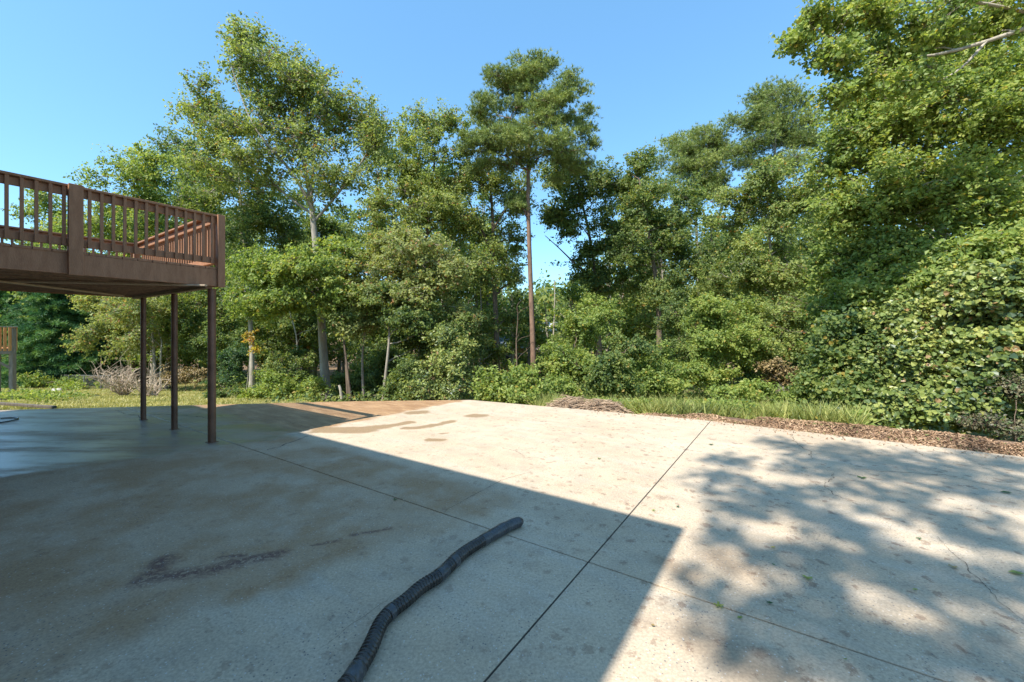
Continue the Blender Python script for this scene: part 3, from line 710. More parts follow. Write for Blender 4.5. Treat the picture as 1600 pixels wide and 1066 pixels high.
# understory at centre left
D = 15.5
make_tree('small_tree', 'light green understory tree whose leafy boughs cover the middle of the stout pale trunk', [tr(545, D), W(541, 560, D), W(530, 480, D)], .075,
  [cr(420, 420, D, 50, 32, 56), cr(480, 420, D - .5, 55, 36, 66), cr(440, 465, D - .5, 50, 26, 44), cr(520, 400, D + .5, 45, 30, 40), cr(510, 455, D - .6, 40, 28, 40), cr(400, 475, D, 40, 22, 26)], 'fresh', 'brown', 18, leaf=.11, csize=.33, lpc=58)
make_tree('small_tree', 'pale yellow-green understory tree dotted with pinkish seeds above the three thin trunks', [tr(568, 16), W(566, 560, 16), W(575, 470, 16)], .065,
  [cr(600, 400, 16, 60, 36, 70), cr(660, 395, 16, 60, 36, 66), cr(570, 450, 15.5, 45, 32, 46), cr(630, 455, 15.5, 55, 32, 56), cr(700, 430, 16, 40, 36, 44), cr(560, 510, 15.5, 34, 25, 26), cr(720, 480, 16, 32, 34, 36)], 'pale', 'grey', 19, leaf=.105, csize=.33, lpc=60)
make_tree('small_tree', 'crooked grey trunk tree with hanging green boughs, right of the three thin trunks', [tr(598, 15), W(603, 585, 15), W(610, 530, 15), W(606, 480, 15), W(612, 440, 15)], .07,
  [cr(640, 500, 15, 45, 30, 44), cr(600, 470, 15, 36, 26, 28), cr(690, 520, 15.5, 40, 32, 44), cr(650, 545, 15.5, 38, 25, 34)], 'green', 'grey', 20, leaf=.10, csize=.32, lpc=58)
make_tree('small_tree', 'thin leaning trunk with few leaves just right of the stout pale trunk', [tr(550, 15), W(544, 590, 15), W(537, 540, 15), W(534, 500, 15)], .06, [cr(532, 500, 15, 25, 22, 18)], 'green', 'brown', 21, leaf=.10, csize=.3, lpc=44)
m = MB(); b0 = tr(535, 14.6); m.tube(jitter_line([b0, W(533, 612, 14.6), W(530, 602, 14.6)], 6, .01, r), [.06, .055, .05, .05, .045, .04], 9)
tag(m.build('tree_stump', BM['pale']), 'short broken pale stump standing left of the thin leaning trunk', 'stump')
# mid layer
D = 24
make_tree('broadleaf_tree', 'dark green broadleaf tree between the open-crowned tree and the tall pine', [tr(655, D), W(660, 480, D), W(668, 340, D), W(680, 240, D)], .17,
  [cr(690, 205, D, 45, 38, 50), cr(660, 260, D, 50, 45, 56), cr(625, 240, D + 1, 38, 42, 40), cr(720, 270, D, 40, 50, 50), cr(640, 320, D, 55, 45, 60), cr(700, 340, D, 55, 45, 60), cr(590, 340, D + 1, 45, 45, 44), cr(590, 270, D + 2, 30, 40, 26)], 'olive', 'brown', 22, leaf=.13, csize=.45, lpc=60)
make_tree('broadleaf_tree', 'forked dark-trunked tree directly left of the tall pine trunk', [tr(777, 25), W(777, 520, 25), W(770, 420, 25), W(768, 330, 25), W(762, 260, 25)], .2,
  [cr(755, 280, 25, 40, 45, 40), cr(790, 340, 26, 40, 40, 36), cr(740, 360, 25, 40, 40, 40), cr(785, 410, 24, 36, 30, 30), cr(735, 420, 23, 34, 36, 36), cr(800, 290, 26, 40, 36, 30), cr(805, 380, 27, 22, 24, 20), cr(800, 440, 27, 22, 24, 24), cr(790, 500, 26, 24, 26, 24)], 'olive', 'brown', 23, leaf=.13, csize=.42, lpc=50,
  limbs=[lim(25, [(770, 400, 0), (745, 340, 0), (722, 290, 0)], .10, .03), lim(25, [(769, 360, 0), (795, 320, 0), (820, 290, 0)], .08, .02)])
make_tree('broadleaf_tree', 'thin twin trunk tree with ivy left of the forked dark trunk', [tr(752, 26), W(752, 540, 26), W(750, 450, 26)], .11, [cr(745, 500, 25, 30, 40, 40), cr(760, 560, 24, 30, 30, 34), cr(712, 560, 22, 32, 34, 40)], 'green', 'grey', 24, leaf=.12, csize=.38, lpc=56)
# pine
D = 22
make_tree('pine_tree', 'tall pine with a straight reddish trunk and tufted crown at the centre of the picture', [tr(834, D), W(833, 560, D), W(829, 430, D), W(826, 300, D), W(828, 200, D), W(832, 120, D)], .17,
  [cr(832, 110, D, 42, 26, 30), cr(795, 140, D, 50, 30, 42), cr(850, 140, D, 50, 32, 36), cr(895, 150, D - .5, 28, 34, 22), cr(775, 180, D, 48, 30, 36), cr(840, 185, D, 55, 28, 34), cr(905, 185, D + .6, 30, 24, 18), cr(745, 225, D - 1, 34, 20, 26), cr(800, 225, D - 1, 50, 22, 34), cr(865, 235, D - .8, 50, 22, 34), cr(900, 225, D, 28, 22, 12), cr(810, 262, D, 36, 16, 14), cr(812, 318, D, 30, 12, 10), cr(760, 262, D, 34, 16, 14), cr(880, 262, D + .5, 40, 18, 16), cr(835, 210, D, 60, 24, 24)],
  'pine', 'pine', 25, leaf=.20, csize=.36, lpc=60, mode='needle', topr=.3, twigs=1, cdens=.72, lumpf=.36)
# right of pine
D = 27
make_tree('broadleaf_tree', 'dark airy broadleaf tree right of the tall pine with a sky gap below it', [tr(935, D), W(938, 500, D), W(930, 430, D), W(915, 340, D), W(905, 290, D)], .19,
  [cr(900, 290, D, 40, 36, 44), cr(945, 300, D, 40, 45, 50), cr(905, 350, D, 38, 30, 30), cr(955, 370, D, 40, 40, 46), cr(925, 420, D, 30, 22, 22), cr(875, 320, D, 30, 30, 22), cr(945, 440, D, 30, 25, 26), cr(970, 330, D, 40, 50, 40), cr(905, 400, D + 1, 34, 24, 24), cr(862, 285, D + 1, 26, 30, 24), cr(858, 345, D + 1, 20, 22, 14), cr(885, 262, D, 26, 20, 18), cr(990, 430, D, 30, 36, 30)], 'green', 'brown', 26, leaf=.15, csize=.46, lpc=52,
  limbs=[lim(D, [(932, 440, 0), (895, 410, 0), (852, 368, 0)], .09, .02)])
make_tree('broadleaf_tree', 'vine-wrapped dark broadleaf tree left of the two rounded pines', [tr(1030, 24), W(1030, 480, 24), W(1015, 380, 24), W(1000, 280, 24)], .19,
  [cr(985, 270, 25, 36, 34, 36), cr(1010, 320, 24, 45, 45, 56), cr(1040, 380, 24, 40, 45, 46), cr(990, 385, 24, 32, 36, 30), cr(1035, 450, 24, 36, 40, 44), cr(1065, 330, 25, 38, 45, 44), cr(1085, 400, 24, 34, 45, 40)], 'green', 'brown', 27, leaf=.14, csize=.45, lpc=58)
D = 36
make_tree('pine_tree', 'lower of the two rounded pines right of the centre, with a pale slim trunk', [tr(1093, D), W(1092, 440, D), W(1086, 330, D), W(1082, 250, D)], .2,
  [cr(1080, 225, D, 45, 24, 34), cr(1060, 250, D, 40, 22, 28), cr(1110, 245, D, 36, 26, 30), cr(1085, 280, D, 50, 26, 28), cr(1050, 300, D, 36, 26, 18), cr(1115, 300, D, 36, 30, 26)], 'pine', 'pale', 28, leaf=.27, csize=.65, lpc=60, mode='needle', twigs=1)
D = 33
make_tree('pine_tree', 'rounded pine, the higher of the two, rising beside the near trees at right', [tr(1218, D), W(1216, 420, D), W(1212, 280, D), W(1215, 180, D)], .2,
  [cr(1215, 155, D, 42, 24, 36), cr(1180, 185, D, 36, 22, 26), cr(1240, 185, D, 38, 28, 30), cr(1205, 215, D, 50, 26, 36), cr(1255, 230, D, 36, 28, 24), cr(1170, 240, D, 36, 26, 24), cr(1215, 260, D, 50, 24, 28)], 'pine', 'grey', 29, leaf=.25, csize=.6, lpc=60, mode='needle', twigs=1)
D = 20
make_tree('broadleaf_tree', 'light yellow-green broadleaf tree with a thin vine-wrapped trunk in front of the rounded pines', [tr(1222, D), W(1217, 480, D), W(1205, 400, D), W(1195, 300, D)], .12,
  [cr(1190, 290, D, 40, 36, 44), cr(1150, 330, D + 1, 38, 40, 44), cr(1220, 340, D, 45, 42, 56), cr(1165, 400, D, 40, 40, 44), cr(1240, 410, D - .5, 40, 45, 50), cr(1195, 450, D, 38, 30, 30), cr(1260, 300, D, 34, 40, 34), cr(1130, 430, D + 2, 32, 36, 30)], 'olive', 'grey', 30, leaf=.115, csize=.38, lpc=60)
make_tree('broadleaf_tree', 'yellowing broadleaf tree far behind, in the gap left of the vine-wrapped dark tree', [tr(1000, 42), W(1000, 480, 42)], .15, [cr(1010, 470, 42, 28, 26, 34), cr(985, 500, 42, 24, 24, 24)], 'yellow', 'brown', 31, leaf=.2, csize=.6, lpc=44)

# right: big near tree, overhanging bough
D = 12
make_tree('broadleaf_tree', 'large near broadleaf tree filling the right side up to the top of the picture', [tr(1500, D), W(1490, 500, D), W(1470, 330, D), W(1450, 150, D), W(1460, -40, D)], .2,
  [cr(1330, 240, D, 50, 50, 80), cr(1390, 180, D, 60, 55, 90), cr(1460, 190, D - 1, 70, 60, 110), cr(1310, 330, D, 45, 50, 80), cr(1390, 290, D - .8, 70, 60, 120), cr(1480, 310, D - 1.3, 80, 65, 130), cr(1560, 230, D - 1.5, 70, 80, 120),
   cr(1330, 420, D, 55, 50, 90), cr(1410, 400, D - .8, 60, 50, 90), cr(1310, 490, D - .6, 42, 50, 70), cr(1550, 100, D, 80, 60, 70), cr(1450, 80, D + .5, 60, 50, 50), cr(1580, 370, D - 2, 60, 55, 80), cr(1680, 250, D - 1, 90, 140, 90), cr(1500, -70, D, 120, 80, 80), cr(1345, 175, D, 40, 45, 60), cr(1400, 90, D + .5, 60, 50, 60), cr(1360, 20, D + 1, 50, 50, 40), cr(1480, 130, D - .5, 60, 50, 60), cr(1600, 150, D - 1, 70, 60, 60), cr(1600, 20, D, 70, 70, 50), cr(1380, 455, D - 1.5, 60, 40, 60), cr(1470, 420, D - 2, 60, 40, 60), cr(1560, 400, D - 2.5, 60, 40, 60), cr(1300, 420, D, 40, 40, 40)],
  'fresh', 'grey', 32, leaf=.10, csize=.36, lpc=66, twigs=1)
D = 8.2
make_tree('sweetgum_tree', 'overhanging bough with star-shaped leaves reaching in from the top right corner', [np.array([13.2, 6.4, -.2]), np.array([13.0, 6.6, 4.0]), np.array([12.4, 7.0, 7.5]), np.array([11.8, 7.2, 11])], .22,
  [cr(1265, 40, D, 34, 34, 26), cr(1310, 95, D, 40, 36, 30), cr(1330, 30, D, 45, 40, 34), cr(1400, 60, D, 50, 45, 36), cr(1350, 140, D, 38, 34, 18), cr(1430, 120, D, 45, 30, 20), cr(1500, 30, D, 60, 45, 36), cr(1300, 160, D, 26, 24, 10), cr(1580, 20, D, 60, 45, 36), cr(1380, -40, D, 90, 40, 40),
   (np.array([12, 7, 9]), (2.6, 2.6, 2.2), 90), (np.array([13, 5, 7]), (2.2, 2.2, 2), 60)],
  'fresh', 'pale', 33, leaf=.06, csize=.27, lpc=56, lobed=True, cdens=1.1, aspect=.95, twigs=2, drop=.9, up=.3,
  limbs=[([np.array([12.4, 7.0, 6.8]), W(1700, 10, D), W(1600, 45, D), W(1520, 72, D), W(1430, 95, D), W(1350, 80, D)], .07, .012), ([W(1540, 66, D), W(1500, 110, D), W(1460, 130, D)], .03, .008), ([W(1640, 28, D), W(1520, 0, D), W(1400, 5, D), W(1290, 20, D)], .035, .008)])

# ------------------------------------------------------------------ shrubs and vine mounds
def shrub(label, px, D, crowns, mat, seed, leaf=.09, csize=.28, lpc=60, name='shrub', cat='shrub', cdens=1.0, **k):
    b0 = tr(px, D); top = b0 + np.array([0, 0, .5])
    return make_tree(name, label, [b0, b0 + np.array([.02, 0, .25]), top], .035, crowns, mat, 'brown', seed, leaf, csize, lpc, cat=cat, flat=.75, cdens=cdens, **k)
shrub('dense leafy shrub at the far edge of the slab in front of the tall pine', 790, 12, [cr(775, 605, 12, 30, 24, 60), cr(812, 600, 12, 30, 26, 60), cr(790, 625, 11.6, 45, 14, 50)], 'fresh', 41)
shrub('low rounded bright shrub left of the stout pale trunk', 490, 16, [cr(488, 612, 16, 14, 18, 22), cr(478, 618, 16, 10, 12, 10)], 'fresh', 42)
shrub('dark green undergrowth shrub between the two pale trunks', 440, 19, [cr(440, 590, 19, 30, 30, 50), cr(465, 575, 20, 30, 30, 36), cr(420, 612, 18, 28, 14, 26)], 'green', 43)
shrub('shrub with arching sprays in front of the slim pale trunk', 415, 16, [cr(425, 600, 16, 26, 12, 20), cr(400, 618, 16, 22, 9, 18), cr(440, 612, 16, 20, 10, 14)], 'fresh', 44)
shrub('tall ivy-clad shrub column left of the dense leafy shrub by the slab', 690, 13.5, [cr(690, 575, 13.5, 34, 30, 60), cr(670, 610, 13, 34, 22, 50), cr(710, 605, 13, 28, 24, 36), cr(700, 540, 14, 30, 26, 36)], 'vine', 45)
shrub('green shrub right of the crooked grey trunk', 640, 14.5, [cr(640, 590, 14.5, 26, 28, 40), cr(620, 612, 14.5, 22, 14, 22), cr(650, 615, 14, 24, 12, 22)], 'green', 46)
shrub('dark shrub behind the three thin trunks', 575, 18, [cr(575, 590, 18, 36, 28, 56), cr(545, 600, 18, 26, 22, 26), cr(610, 570, 18, 30, 26, 36)], 'green', 47)
shrub('dark tangled shrub low behind the right deck post', 350, 22, [cr(350, 590, 22, 22, 20, 26), cr(325, 600, 23, 18, 16, 18), cr(370, 560, 22, 20, 30, 26)], 'deep', 48)
shrub('tall vine-draped shrub right of the tall pine', 885, 15, [cr(880, 570, 15, 32, 32, 60), cr(900, 520, 16, 32, 30, 50), cr(870, 605, 14, 28, 16, 36), cr(930, 500, 17, 36, 34, 50), cr(925, 560, 15, 30, 36, 50)], 'fresh', 49)
shrub('grey-green drooping shrub behind the brush pile', 960, 13, [cr(955, 575, 13, 28, 30, 50), cr(935, 600, 13, 24, 18, 30), cr(975, 600, 13, 26, 18, 36), cr(985, 545, 14.5, 28, 26, 36)], 'green', 50)
shrub('round yellow-green vine mound right of the drooping shrub', 1030, 15, [cr(1025, 570, 15, 34, 32, 70), cr(1045, 595, 14.5, 26, 20, 36), cr(1010, 600, 14, 24, 18, 30)], 'fresh', 51)
shrub('dark hollow shrub between the vine mounds', 1065, 20, [cr(1060, 500, 20, 34, 34, 50), cr(1075, 545, 19, 30, 30, 40)], 'green', 52)
shrub('tall vine mound covering a dead tree left of the green weedy slope', 1110, 16, [cr(1105, 495, 16, 34, 30, 56), cr(1140, 490, 16, 36, 30, 56), cr(1115, 540, 15.5, 34, 32, 60), cr(1160, 530, 15.5, 36, 30, 56), cr(1085, 580, 15, 26, 22, 36), cr(1120, 585, 15, 30, 20, 40)], 'fresh', 53)
shrub('olive vine mound with a brown hollow under it, above the weedy slope', 1200, 16, [cr(1200, 500, 16.5, 36, 28, 50), cr(1230, 540, 16, 30, 26, 40), cr(1195, 550, 15.5, 24, 20, 26), cr(1250, 500, 16, 30, 36, 44)], 'olive', 54)
shrub('brown withered bush in the hollow above the weedy slope', 1225, 14.5, [cr(1205, 585, 14.5, 28, 16, 18), cr(1235, 595, 14.5, 24, 14, 16)], 'dry', 55)
shrub('yellow-flecked bush at the left foot of the leafy vine wall', 1290, 11.5, [cr(1285, 570, 11.5, 24, 26, 36), cr(1270, 600, 11.5, 20, 16, 24)], 'green', 56)
shrub('low green bush on the weedy slope below the brown withered bush', 1180, 12.5, [cr(1150, 612, 12.5, 34, 14, 26), cr(1200, 615, 12.5, 36, 14, 26), cr(1245, 622, 12, 30, 14, 22)], 'fresh', 57)
shrub('dark green bush in the hollow behind the brown withered bush', 1235, 17, [cr(1225, 575, 17, 34, 24, 40), cr(1180, 585, 17, 30, 20, 30), cr(1265, 570, 17, 26, 26, 30)], 'green', 58)
# near vine wall at right
VG = 'vine thickets along the right side of the patio'
def vines(label, px, D, crowns, seed, leaf=.072, mat='vine', lpc=74):
    return shrub(label, px, D, crowns, mat, seed, leaf, .32, lpc, 'vine_thicket', 'vines', lobed=True, aspect=.95, group=VG, twigs=1)
vines('shaded dark vine thicket at the left end of the leafy wall', 1330, 9.8, [cr(1320, 540, 9.8, 42, 50, 90), cr(1330, 610, 9.4, 46, 36, 76), cr(1300, 620, 9.6, 30, 26, 34), cr(1370, 560, 9.6, 42, 50, 80)], 61, mat='green')
vines('broad-leaved vine thicket in the middle of the leafy wall', 1430, 9.0, [cr(1430, 520, 9.2, 50, 46, 90), cr(1420, 590, 8.8, 50, 40, 90), cr(1450, 640, 8.2, 50, 26, 60), cr(1390, 640, 8.5, 40, 24, 46), cr(1480, 570, 8.6, 46, 42, 80)], 62)
vines('tallest vine thicket, bright and broad-leaved at the right edge of the picture', 1560, 8.3, [cr(1530, 470, 8.6, 52, 46, 90), cr(1590, 450, 8.2, 56, 50, 90), cr(1550, 550, 8.2, 56, 46, 100), cr(1640, 560, 7.8, 60, 70, 90), cr(1520, 620, 8.0, 40, 36, 50), cr(1610, 620, 7.9, 50, 30, 40)], 63, .08)
shrub('grey withered brush heap with bare sticks below the vines at the right edge', 1585, 7.1, [cr(1590, 625, 7.3, 46, 36, 40), cr(1565, 665, 7.1, 40, 16, 30), cr(1610, 670, 7.1, 40, 16, 24)], 'drab', 64, leaf=.05, csize=.2, lpc=40, twigs=5)

# conifer at left
def conifer(label, px, D, top_y, half_w_px, seed):
    r = np.random.default_rng(seed); b0 = tr(px, D); topz = W(px, top_y, D)[2]; Ht = topz - b0[2]
    root = empty('conifer_tree', b0, label, 'conifer'); wd = MB(); cr_ = MB()
    wd.tube(jitter_line([b0, b0 + np.array([0, 0, Ht])], 10, .05, r), np.linspace(.2, .03, 10), 8)
    Rm = half_w_px / F * D
    nb_ = 190
    for k in range(nb_):
        fz = (k + .5) / nb_; z = .06 + .94 * fz; Lb = Rm * (1 - z) ** .75 * r.uniform(.7, 1.1) + .3; th = k * 2.4 + r.uniform(-.3, .3)
        d = np.array([math.cos(th), math.sin(th), 0]); p0 = b0 + np.array([0, 0, z * Ht]); n_ = 6
        tt_ = np.linspace(0, 1, n_); p = p0 + d * (Lb * tt_)[:, None] + np.array([0, 0, 1]) * (Lb * (.12 * tt_ - .22 * tt_ ** 2))[:, None]
        wd.tube(p, np.linspace(.03, .006, n_), 3, cap=False)
        m_ = int(34 * Lb) + 14; tq = r.uniform(.15, 1.05, m_); side = np.array([-d[1], d[0], 0])
        wq = (1 - tq * .75) * Lb * .34 + .1
        c_ = p0 + d * (Lb * tq)[:, None] + side * (r.uniform(-1, 1, m_) * wq)[:, None]; c_[:, 2] += Lb * (.12 * tq - .22 * tq ** 2) + r.normal(size=m_) * .06
        dirs = d * .8 + side * r.uniform(-.6, .6, m_)[:, None] + np.array([0, 0, .15])
        needle_tufts(cr_, c_, dirs, .30, 9, np.full(m_, r.random()), r, wid=.022)
    wd.build('trunk', BM['brown'], root); cr_.build('crown', LM['cedar'], root)
conifer('dark green conifer with layered boughs beyond the lawn under the left of the deck', 92, 30, 395, 76, 71)
conifer('second dark green conifer partly cut by the left edge of the picture', 15, 33, 425, 66, 72)

# extra fill behind: understory trees
make_tree('broadleaf_tree', 'shadowy broadleaf tree deep in the wood behind the stout pale trunk', [tr(465, 30), W(465, 480, 30), W(470, 380, 30)], .15, [cr(450, 400, 30, 60, 50, 56), cr(520, 380, 31, 60, 50, 56), cr(480, 480, 30, 60, 50, 56), cr(420, 520, 29, 50, 40, 40), cr(540, 500, 29, 60, 50, 56), cr(440, 320, 31, 45, 40, 30)], 'green', 'brown', 81, leaf=.18, csize=.6, lpc=56)
make_tree('broadleaf_tree', 'shadowy broadleaf tree deep in the wood behind the crooked grey trunk', [tr(630, 31), W(630, 480, 31), W(640, 380, 31)], .15, [cr(620, 400, 31, 60, 50, 50), cr(700, 420, 31, 60, 50, 50), cr(640, 490, 30, 60, 50, 56), cr(710, 520, 29, 60, 45, 56), cr(600, 560, 28, 50, 30, 40)], 'green', 'brown', 82, leaf=.18, csize=.6, lpc=56)
make_tree('broadleaf_tree', 'shadowy broadleaf tree deep in the wood behind the vine-wrapped dark tree', [tr(1110, 30), W(1110, 480, 30), W(1115, 380, 30)], .15, [cr(1120, 380, 30, 50, 45, 46), cr(1150, 440, 29, 50, 45, 50), cr(1090, 470, 30, 45, 40, 40), cr(1200, 480, 28, 50, 40, 46), cr(1260, 420, 27, 45, 60, 50), cr(1270, 330, 27, 40, 50, 40)], 'green', 'brown', 83, leaf=.17, csize=.6, lpc=56)
make_tree('broadleaf_tree', 'broadleaf tree deep in the wood between the deck corner and the open-crowned tree', [tr(330, 31), W(330, 480, 31), W(340, 350, 31)], .15, [cr(330, 400, 31, 50, 50, 50), cr(390, 420, 31, 50, 50, 50), cr(300, 520, 30, 50, 40, 40), cr(370, 520, 30, 50, 40, 40), cr(290, 440, 31, 45, 40, 36)], 'green', 'brown', 84, leaf=.18, csize=.6, lpc=56)
# bare slender trunks in the wood
for (px, D, ty, rr_, lab) in [(345, 25, 440, .07, 'dark slender bare trunk just right of the nearest deck post'), (360, 27, 450, .06, 'second dark slender bare trunk right of the nearest deck post'), (460, 24, 460, .05, 'thin bare trunk in the shade left of the stout pale trunk'),
                              (250, 24, 520, .07, 'pale lower trunk between the two thinner deck posts'), (806, 22, 480, .05, 'thin bare trunk between the pine and the forked dark trunk'), (728, 24, 470, .06, 'thin grey trunk rising out of the ivy left of the forked trunk'),
                              (862, 40, 440, .09, 'thin pale far-off trunk seen right of the tall pine'), (1290, 14, 430, .05, 'thin grey trunk at the left of the leafy vine wall')]:
    rq = np.random.default_rng(int(px)); b0 = tr(px, D); tp_ = jitter_line([b0, W(px + 3, (ty + 600) / 2, D), W(px + rq.uniform(-8, 8), ty, D)], 12, .12, rq)
    root = empty('bare_tree', b0, lab.replace('trunk', 'tree'), 'tree'); m = MB(); m.tube(tp_, np.linspace(rr_, rr_ * .5, 12), 8)
    for q_ in range(7):
        k = rq.integers(4, 12); m.tube(curve(tp_[k], tp_[k] + np.array([rq.normal() * .9, rq.normal() * .5, rq.uniform(.2, 1.0)]), rq, .1, 5, .08), np.linspace(rr_ * .3, .005, 5), 4)
    m.build('trunk', BM['pale' if 'pale' in lab else 'brown'], root)

# wood behind the single trees: reads as one mass
r = np.random.default_rng(90); bw = {'green': MB(), 'olive': MB(), 'fresh': MB()}; bt = MB()
SKX = [-500, 20, 50, 140, 250, 300, 450, 540, 600, 700, 790, 822, 872, 890, 960, 990, 1040, 1140, 1280, 1400, 2200]
SKY_ = [450, 450, 345, 300, 280, 275, 330, 300, 240, 230, 290, 440, 440, 360, 300, 280, 320, 320, 280, 230, 200]
for k in range(150):
    px = r.uniform(-420, 2000); D = r.uniform(30, 46); ty = np.interp(px, SKX, SKY_) + r.random() ** 1.5 * 110
    x = (px - 800) / F * D; zb = G(x, D); ztop = CH + (HZ - ty) / F * D; h = ztop - zb; rad = r.uniform(1.7, 3.0)
    rpx = rad / D * F; ty2 = max(np.interp(px - rpx * .8, SKX, SKY_), np.interp(px + rpx * .8, SKX, SKY_))
    if ty < ty2: h -= (ty2 - ty) / F * D
    if h < 3: continue
    nlump = int(h * 2.2) + 6; f_ = r.uniform(.12, 1, nlump); th = r.uniform(0, 6.28, nlump); rr_ = rad * np.sqrt(np.clip(1 - f_ ** 3, .03, 1)) * r.uniform(.3, 1, nlump)
    lc = np.stack([x + rr_ * np.cos(th), D + rr_ * np.sin(th), zb + f_ * (h - .6)], 1); nper = 95
    tone = np.clip(r.random() * .6 + r.random(nlump) * .4, 0, 1)
    c_ = np.repeat(lc, nper, 0) + r.normal(size=(nlump * nper, 3)) * [.42, .42, .28]
    kind_ = ['green', 'green', 'olive', 'fresh'][r.integers(0, 4)]
    leaf_quads(bw[kind_], c_, .24, np.repeat(tone, nper), r, .7, .7)
    bt.tube([[x, D, zb], [x + .1, D, zb + h * .5], [x, D, zb + h * .9]], [.17, .12, .04], 6, cap=False)
    for q in range(0, nlump, 2): bt.tube(curve([x, D, zb + max(.5, (lc[q][2] - zb) * .8)], lc[q], r, .05, 4), [.05, .04, .03, .02], 3, cap=False)
o = tag(bw['green'].build('woodland', LM['green']), 'mass of mixed green woodland behind the single trees', 'woodland', kind='stuff')
for kk_, nm in (('olive', 'olive_foliage'), ('fresh', 'light_foliage')): q = bw[kk_].build(nm, LM[kk_], o); q['kind'] = 'stuff'
q = bt.build('trunks', BM['grey'], o); q['kind'] = 'stuff'
# far woodland
r = np.random.default_rng(91); fw = MB(); wd = MB()
def far_tree(x, y, h, rad, tone):
    z0_ = G(x, y); nl = int(260 * max(.6, (rad / 3) ** 1.3)); nlump = 9
    lc = unit(r.normal(size=(nlump, 3))) * .62; lc[:, 2] = np.abs(lc[:, 2]) * 1.1 - .35
    li = r.integers(0, nlump, nl); p = lc[li] + unit(r.normal(size=(nl, 3))) * (r.random(nl) ** .4)[:, None] * .45
    c_ = np.array([x, y, z0_ + h * .58]) + p * np.array([rad, rad, h * .45])
    leaf_quads(fw, c_, .62, np.clip(tone + r.random(nlump)[li] * .35, 0, 1), r, .7, .75)
    wd.tube([[x, y, z0_], [x + .2, y, z0_ + h * .4], [x, y + .2, z0_ + h * .75]], [.22, .17, .06], 5, cap=False)
for k in range(330):
    y = r.uniform(42, 120); x = r.uniform(-1.45, 1.45) * y
    far_tree(x, y, r.uniform(13, 18) if y > 60 else r.uniform(9, 12), r.uniform(2.8, 4.8), r.uniform(0, .65))
for k in range(60):
    x = r.uniform(-70, -30) if k % 2 else r.uniform(28, 60); y = r.uniform(22, 42) if k % 2 == 0 else r.uniform(36, 46)
    far_tree(x, y, r.uniform(7, 11), r.uniform(2.5, 4), r.uniform(0, .6))
o = tag(fw.build('far_woodland', LM['green']), 'mass of green woodland on the far side of the hollow, seen through the gaps', 'woodland', kind='stuff')
o2 = wd.build('trunks', BM['grey'], o); o2['kind'] = 'stuff'

# undergrowth on the wood floor: uncountable
r = np.random.default_rng(95); ug = MB()
pts = []
while len(pts) < 900:
    y = r.uniform(13, 40); x = r.uniform(-.72, .9) * y
    if x < -.55 * y and y < 20: continue
    pts.append((x, y))
pts = np.array(pts); zz = ground(pts[:, 0], pts[:, 1]); k = 34
idx = np.repeat(np.arange(len(pts)), k); hh = r.uniform(.2, 1.1, len(pts)) * np.clip((pts[:, 1] - 10) / 10, .3, 1)
c_ = np.stack([pts[idx, 0], pts[idx, 1], zz[idx]], 1) + r.normal(size=(len(idx), 3)) * np.array([.45, .45, 0]); c_[:, 2] += r.random(len(idx)) * hh[idx]
leaf_quads(ug, c_, .13, r.random(len(pts))[idx], r, 1.0, .6)
tag(ug.build('undergrowth', LM['green']), 'low leafy undergrowth covering the floor of the wood', 'undergrowth', kind='stuff')

# ------------------------------------------------------------------ grass and weeds
def blades(n, xs, ys, h, wdt, mat, name, label, seed, mask=None, lean=.5, vary=False):
    r = np.random.default_rng(seed); x, y = xs(r, n), ys(r, n)
    x = x() if callable(x) else x
    if mask is not None: k = mask(x, y, r); x, y = x[k], y[k]
    z = ground(x, y); N = len(x); hh = h * r.uniform(.4, 1.4, N); hh = hh * (.55 + .75 * np.clip(.5 + np.sin(x * 3.1 + 2 * np.sin(y * 2)) * np.sin(y * 2.7 + x), 0, 1)) if vary else hh; th = r.uniform(0, 6.28, N)
    b0 = np.stack([x, y, z - .01], 1); s = np.stack([np.cos(th), np.sin(th), np.zeros(N)], 1) * (wdt * r.uniform(.7, 1.4, N))[:, None]
    tip = b0 + np.stack([r.normal(size=N) * lean * hh, r.normal(size=N) * lean * hh, hh], 1)
    v = np.stack([b0 - s, b0 + s, tip], 1).reshape(-1, 3)
    m = MB(); m.add(v, np.arange(N)[:, None] * 3 + np.arange(3), False, tint=r.random(N), clump=.5 + .5 * np.sin(x * 1.7 + np.sin(y * 1.3) * 2) * np.sin(y * .9))
    return tag(m.build(name, LM[mat]), label, 'grass', kind='stuff')
def edge(x): return np.interp(x, ex, ey)
# left lawn: sample in depth so that near parts are denser
rg = np.random.default_rng(3)
N = 150000; yy = 8.4 * (40 / 8.4) ** rg.random(N); xx = -yy * rg.uniform(.50, 1.45, N)
blades(N, lambda r, n: xx, lambda r, n: yy, .07, .013, 'grass', 'lawn', 'short sunlit lawn sloping away beyond the left end of the patio', 4, lambda x, y, r: (y > edge(x) + .1) & (x < -4.6) & (r.random(len(x)) < .96) & ~((x > -9) & (y > 16)))
N = 90000; yy2 = 6.0 * (22 / 6.0) ** rg.random(N); xx2 = yy2 * rg.uniform(.05, .85, N)
def mulch_d(x, y): return (y - edge(x))
blades(N, lambda r, n: xx2, lambda r, n: yy2, .26, .013, 'weed', 'weeds', 'tall bright green weeds and grass on the slope beyond the right edge of the patio', 5, lambda x, y, r: (mulch_d(x, y) > np.interp(x, [1, 2.6, 4, 7], [.12, .26, .46, .55])) & (x > .6) & ~((x < 2.7) & (y < 9.9)) & (r.random(len(x)) < .35 + .65 * (np.sin(x * 2.3 + y) * np.sin(y * 1.9 - x) > -.2)), lean=.55, vary=True)
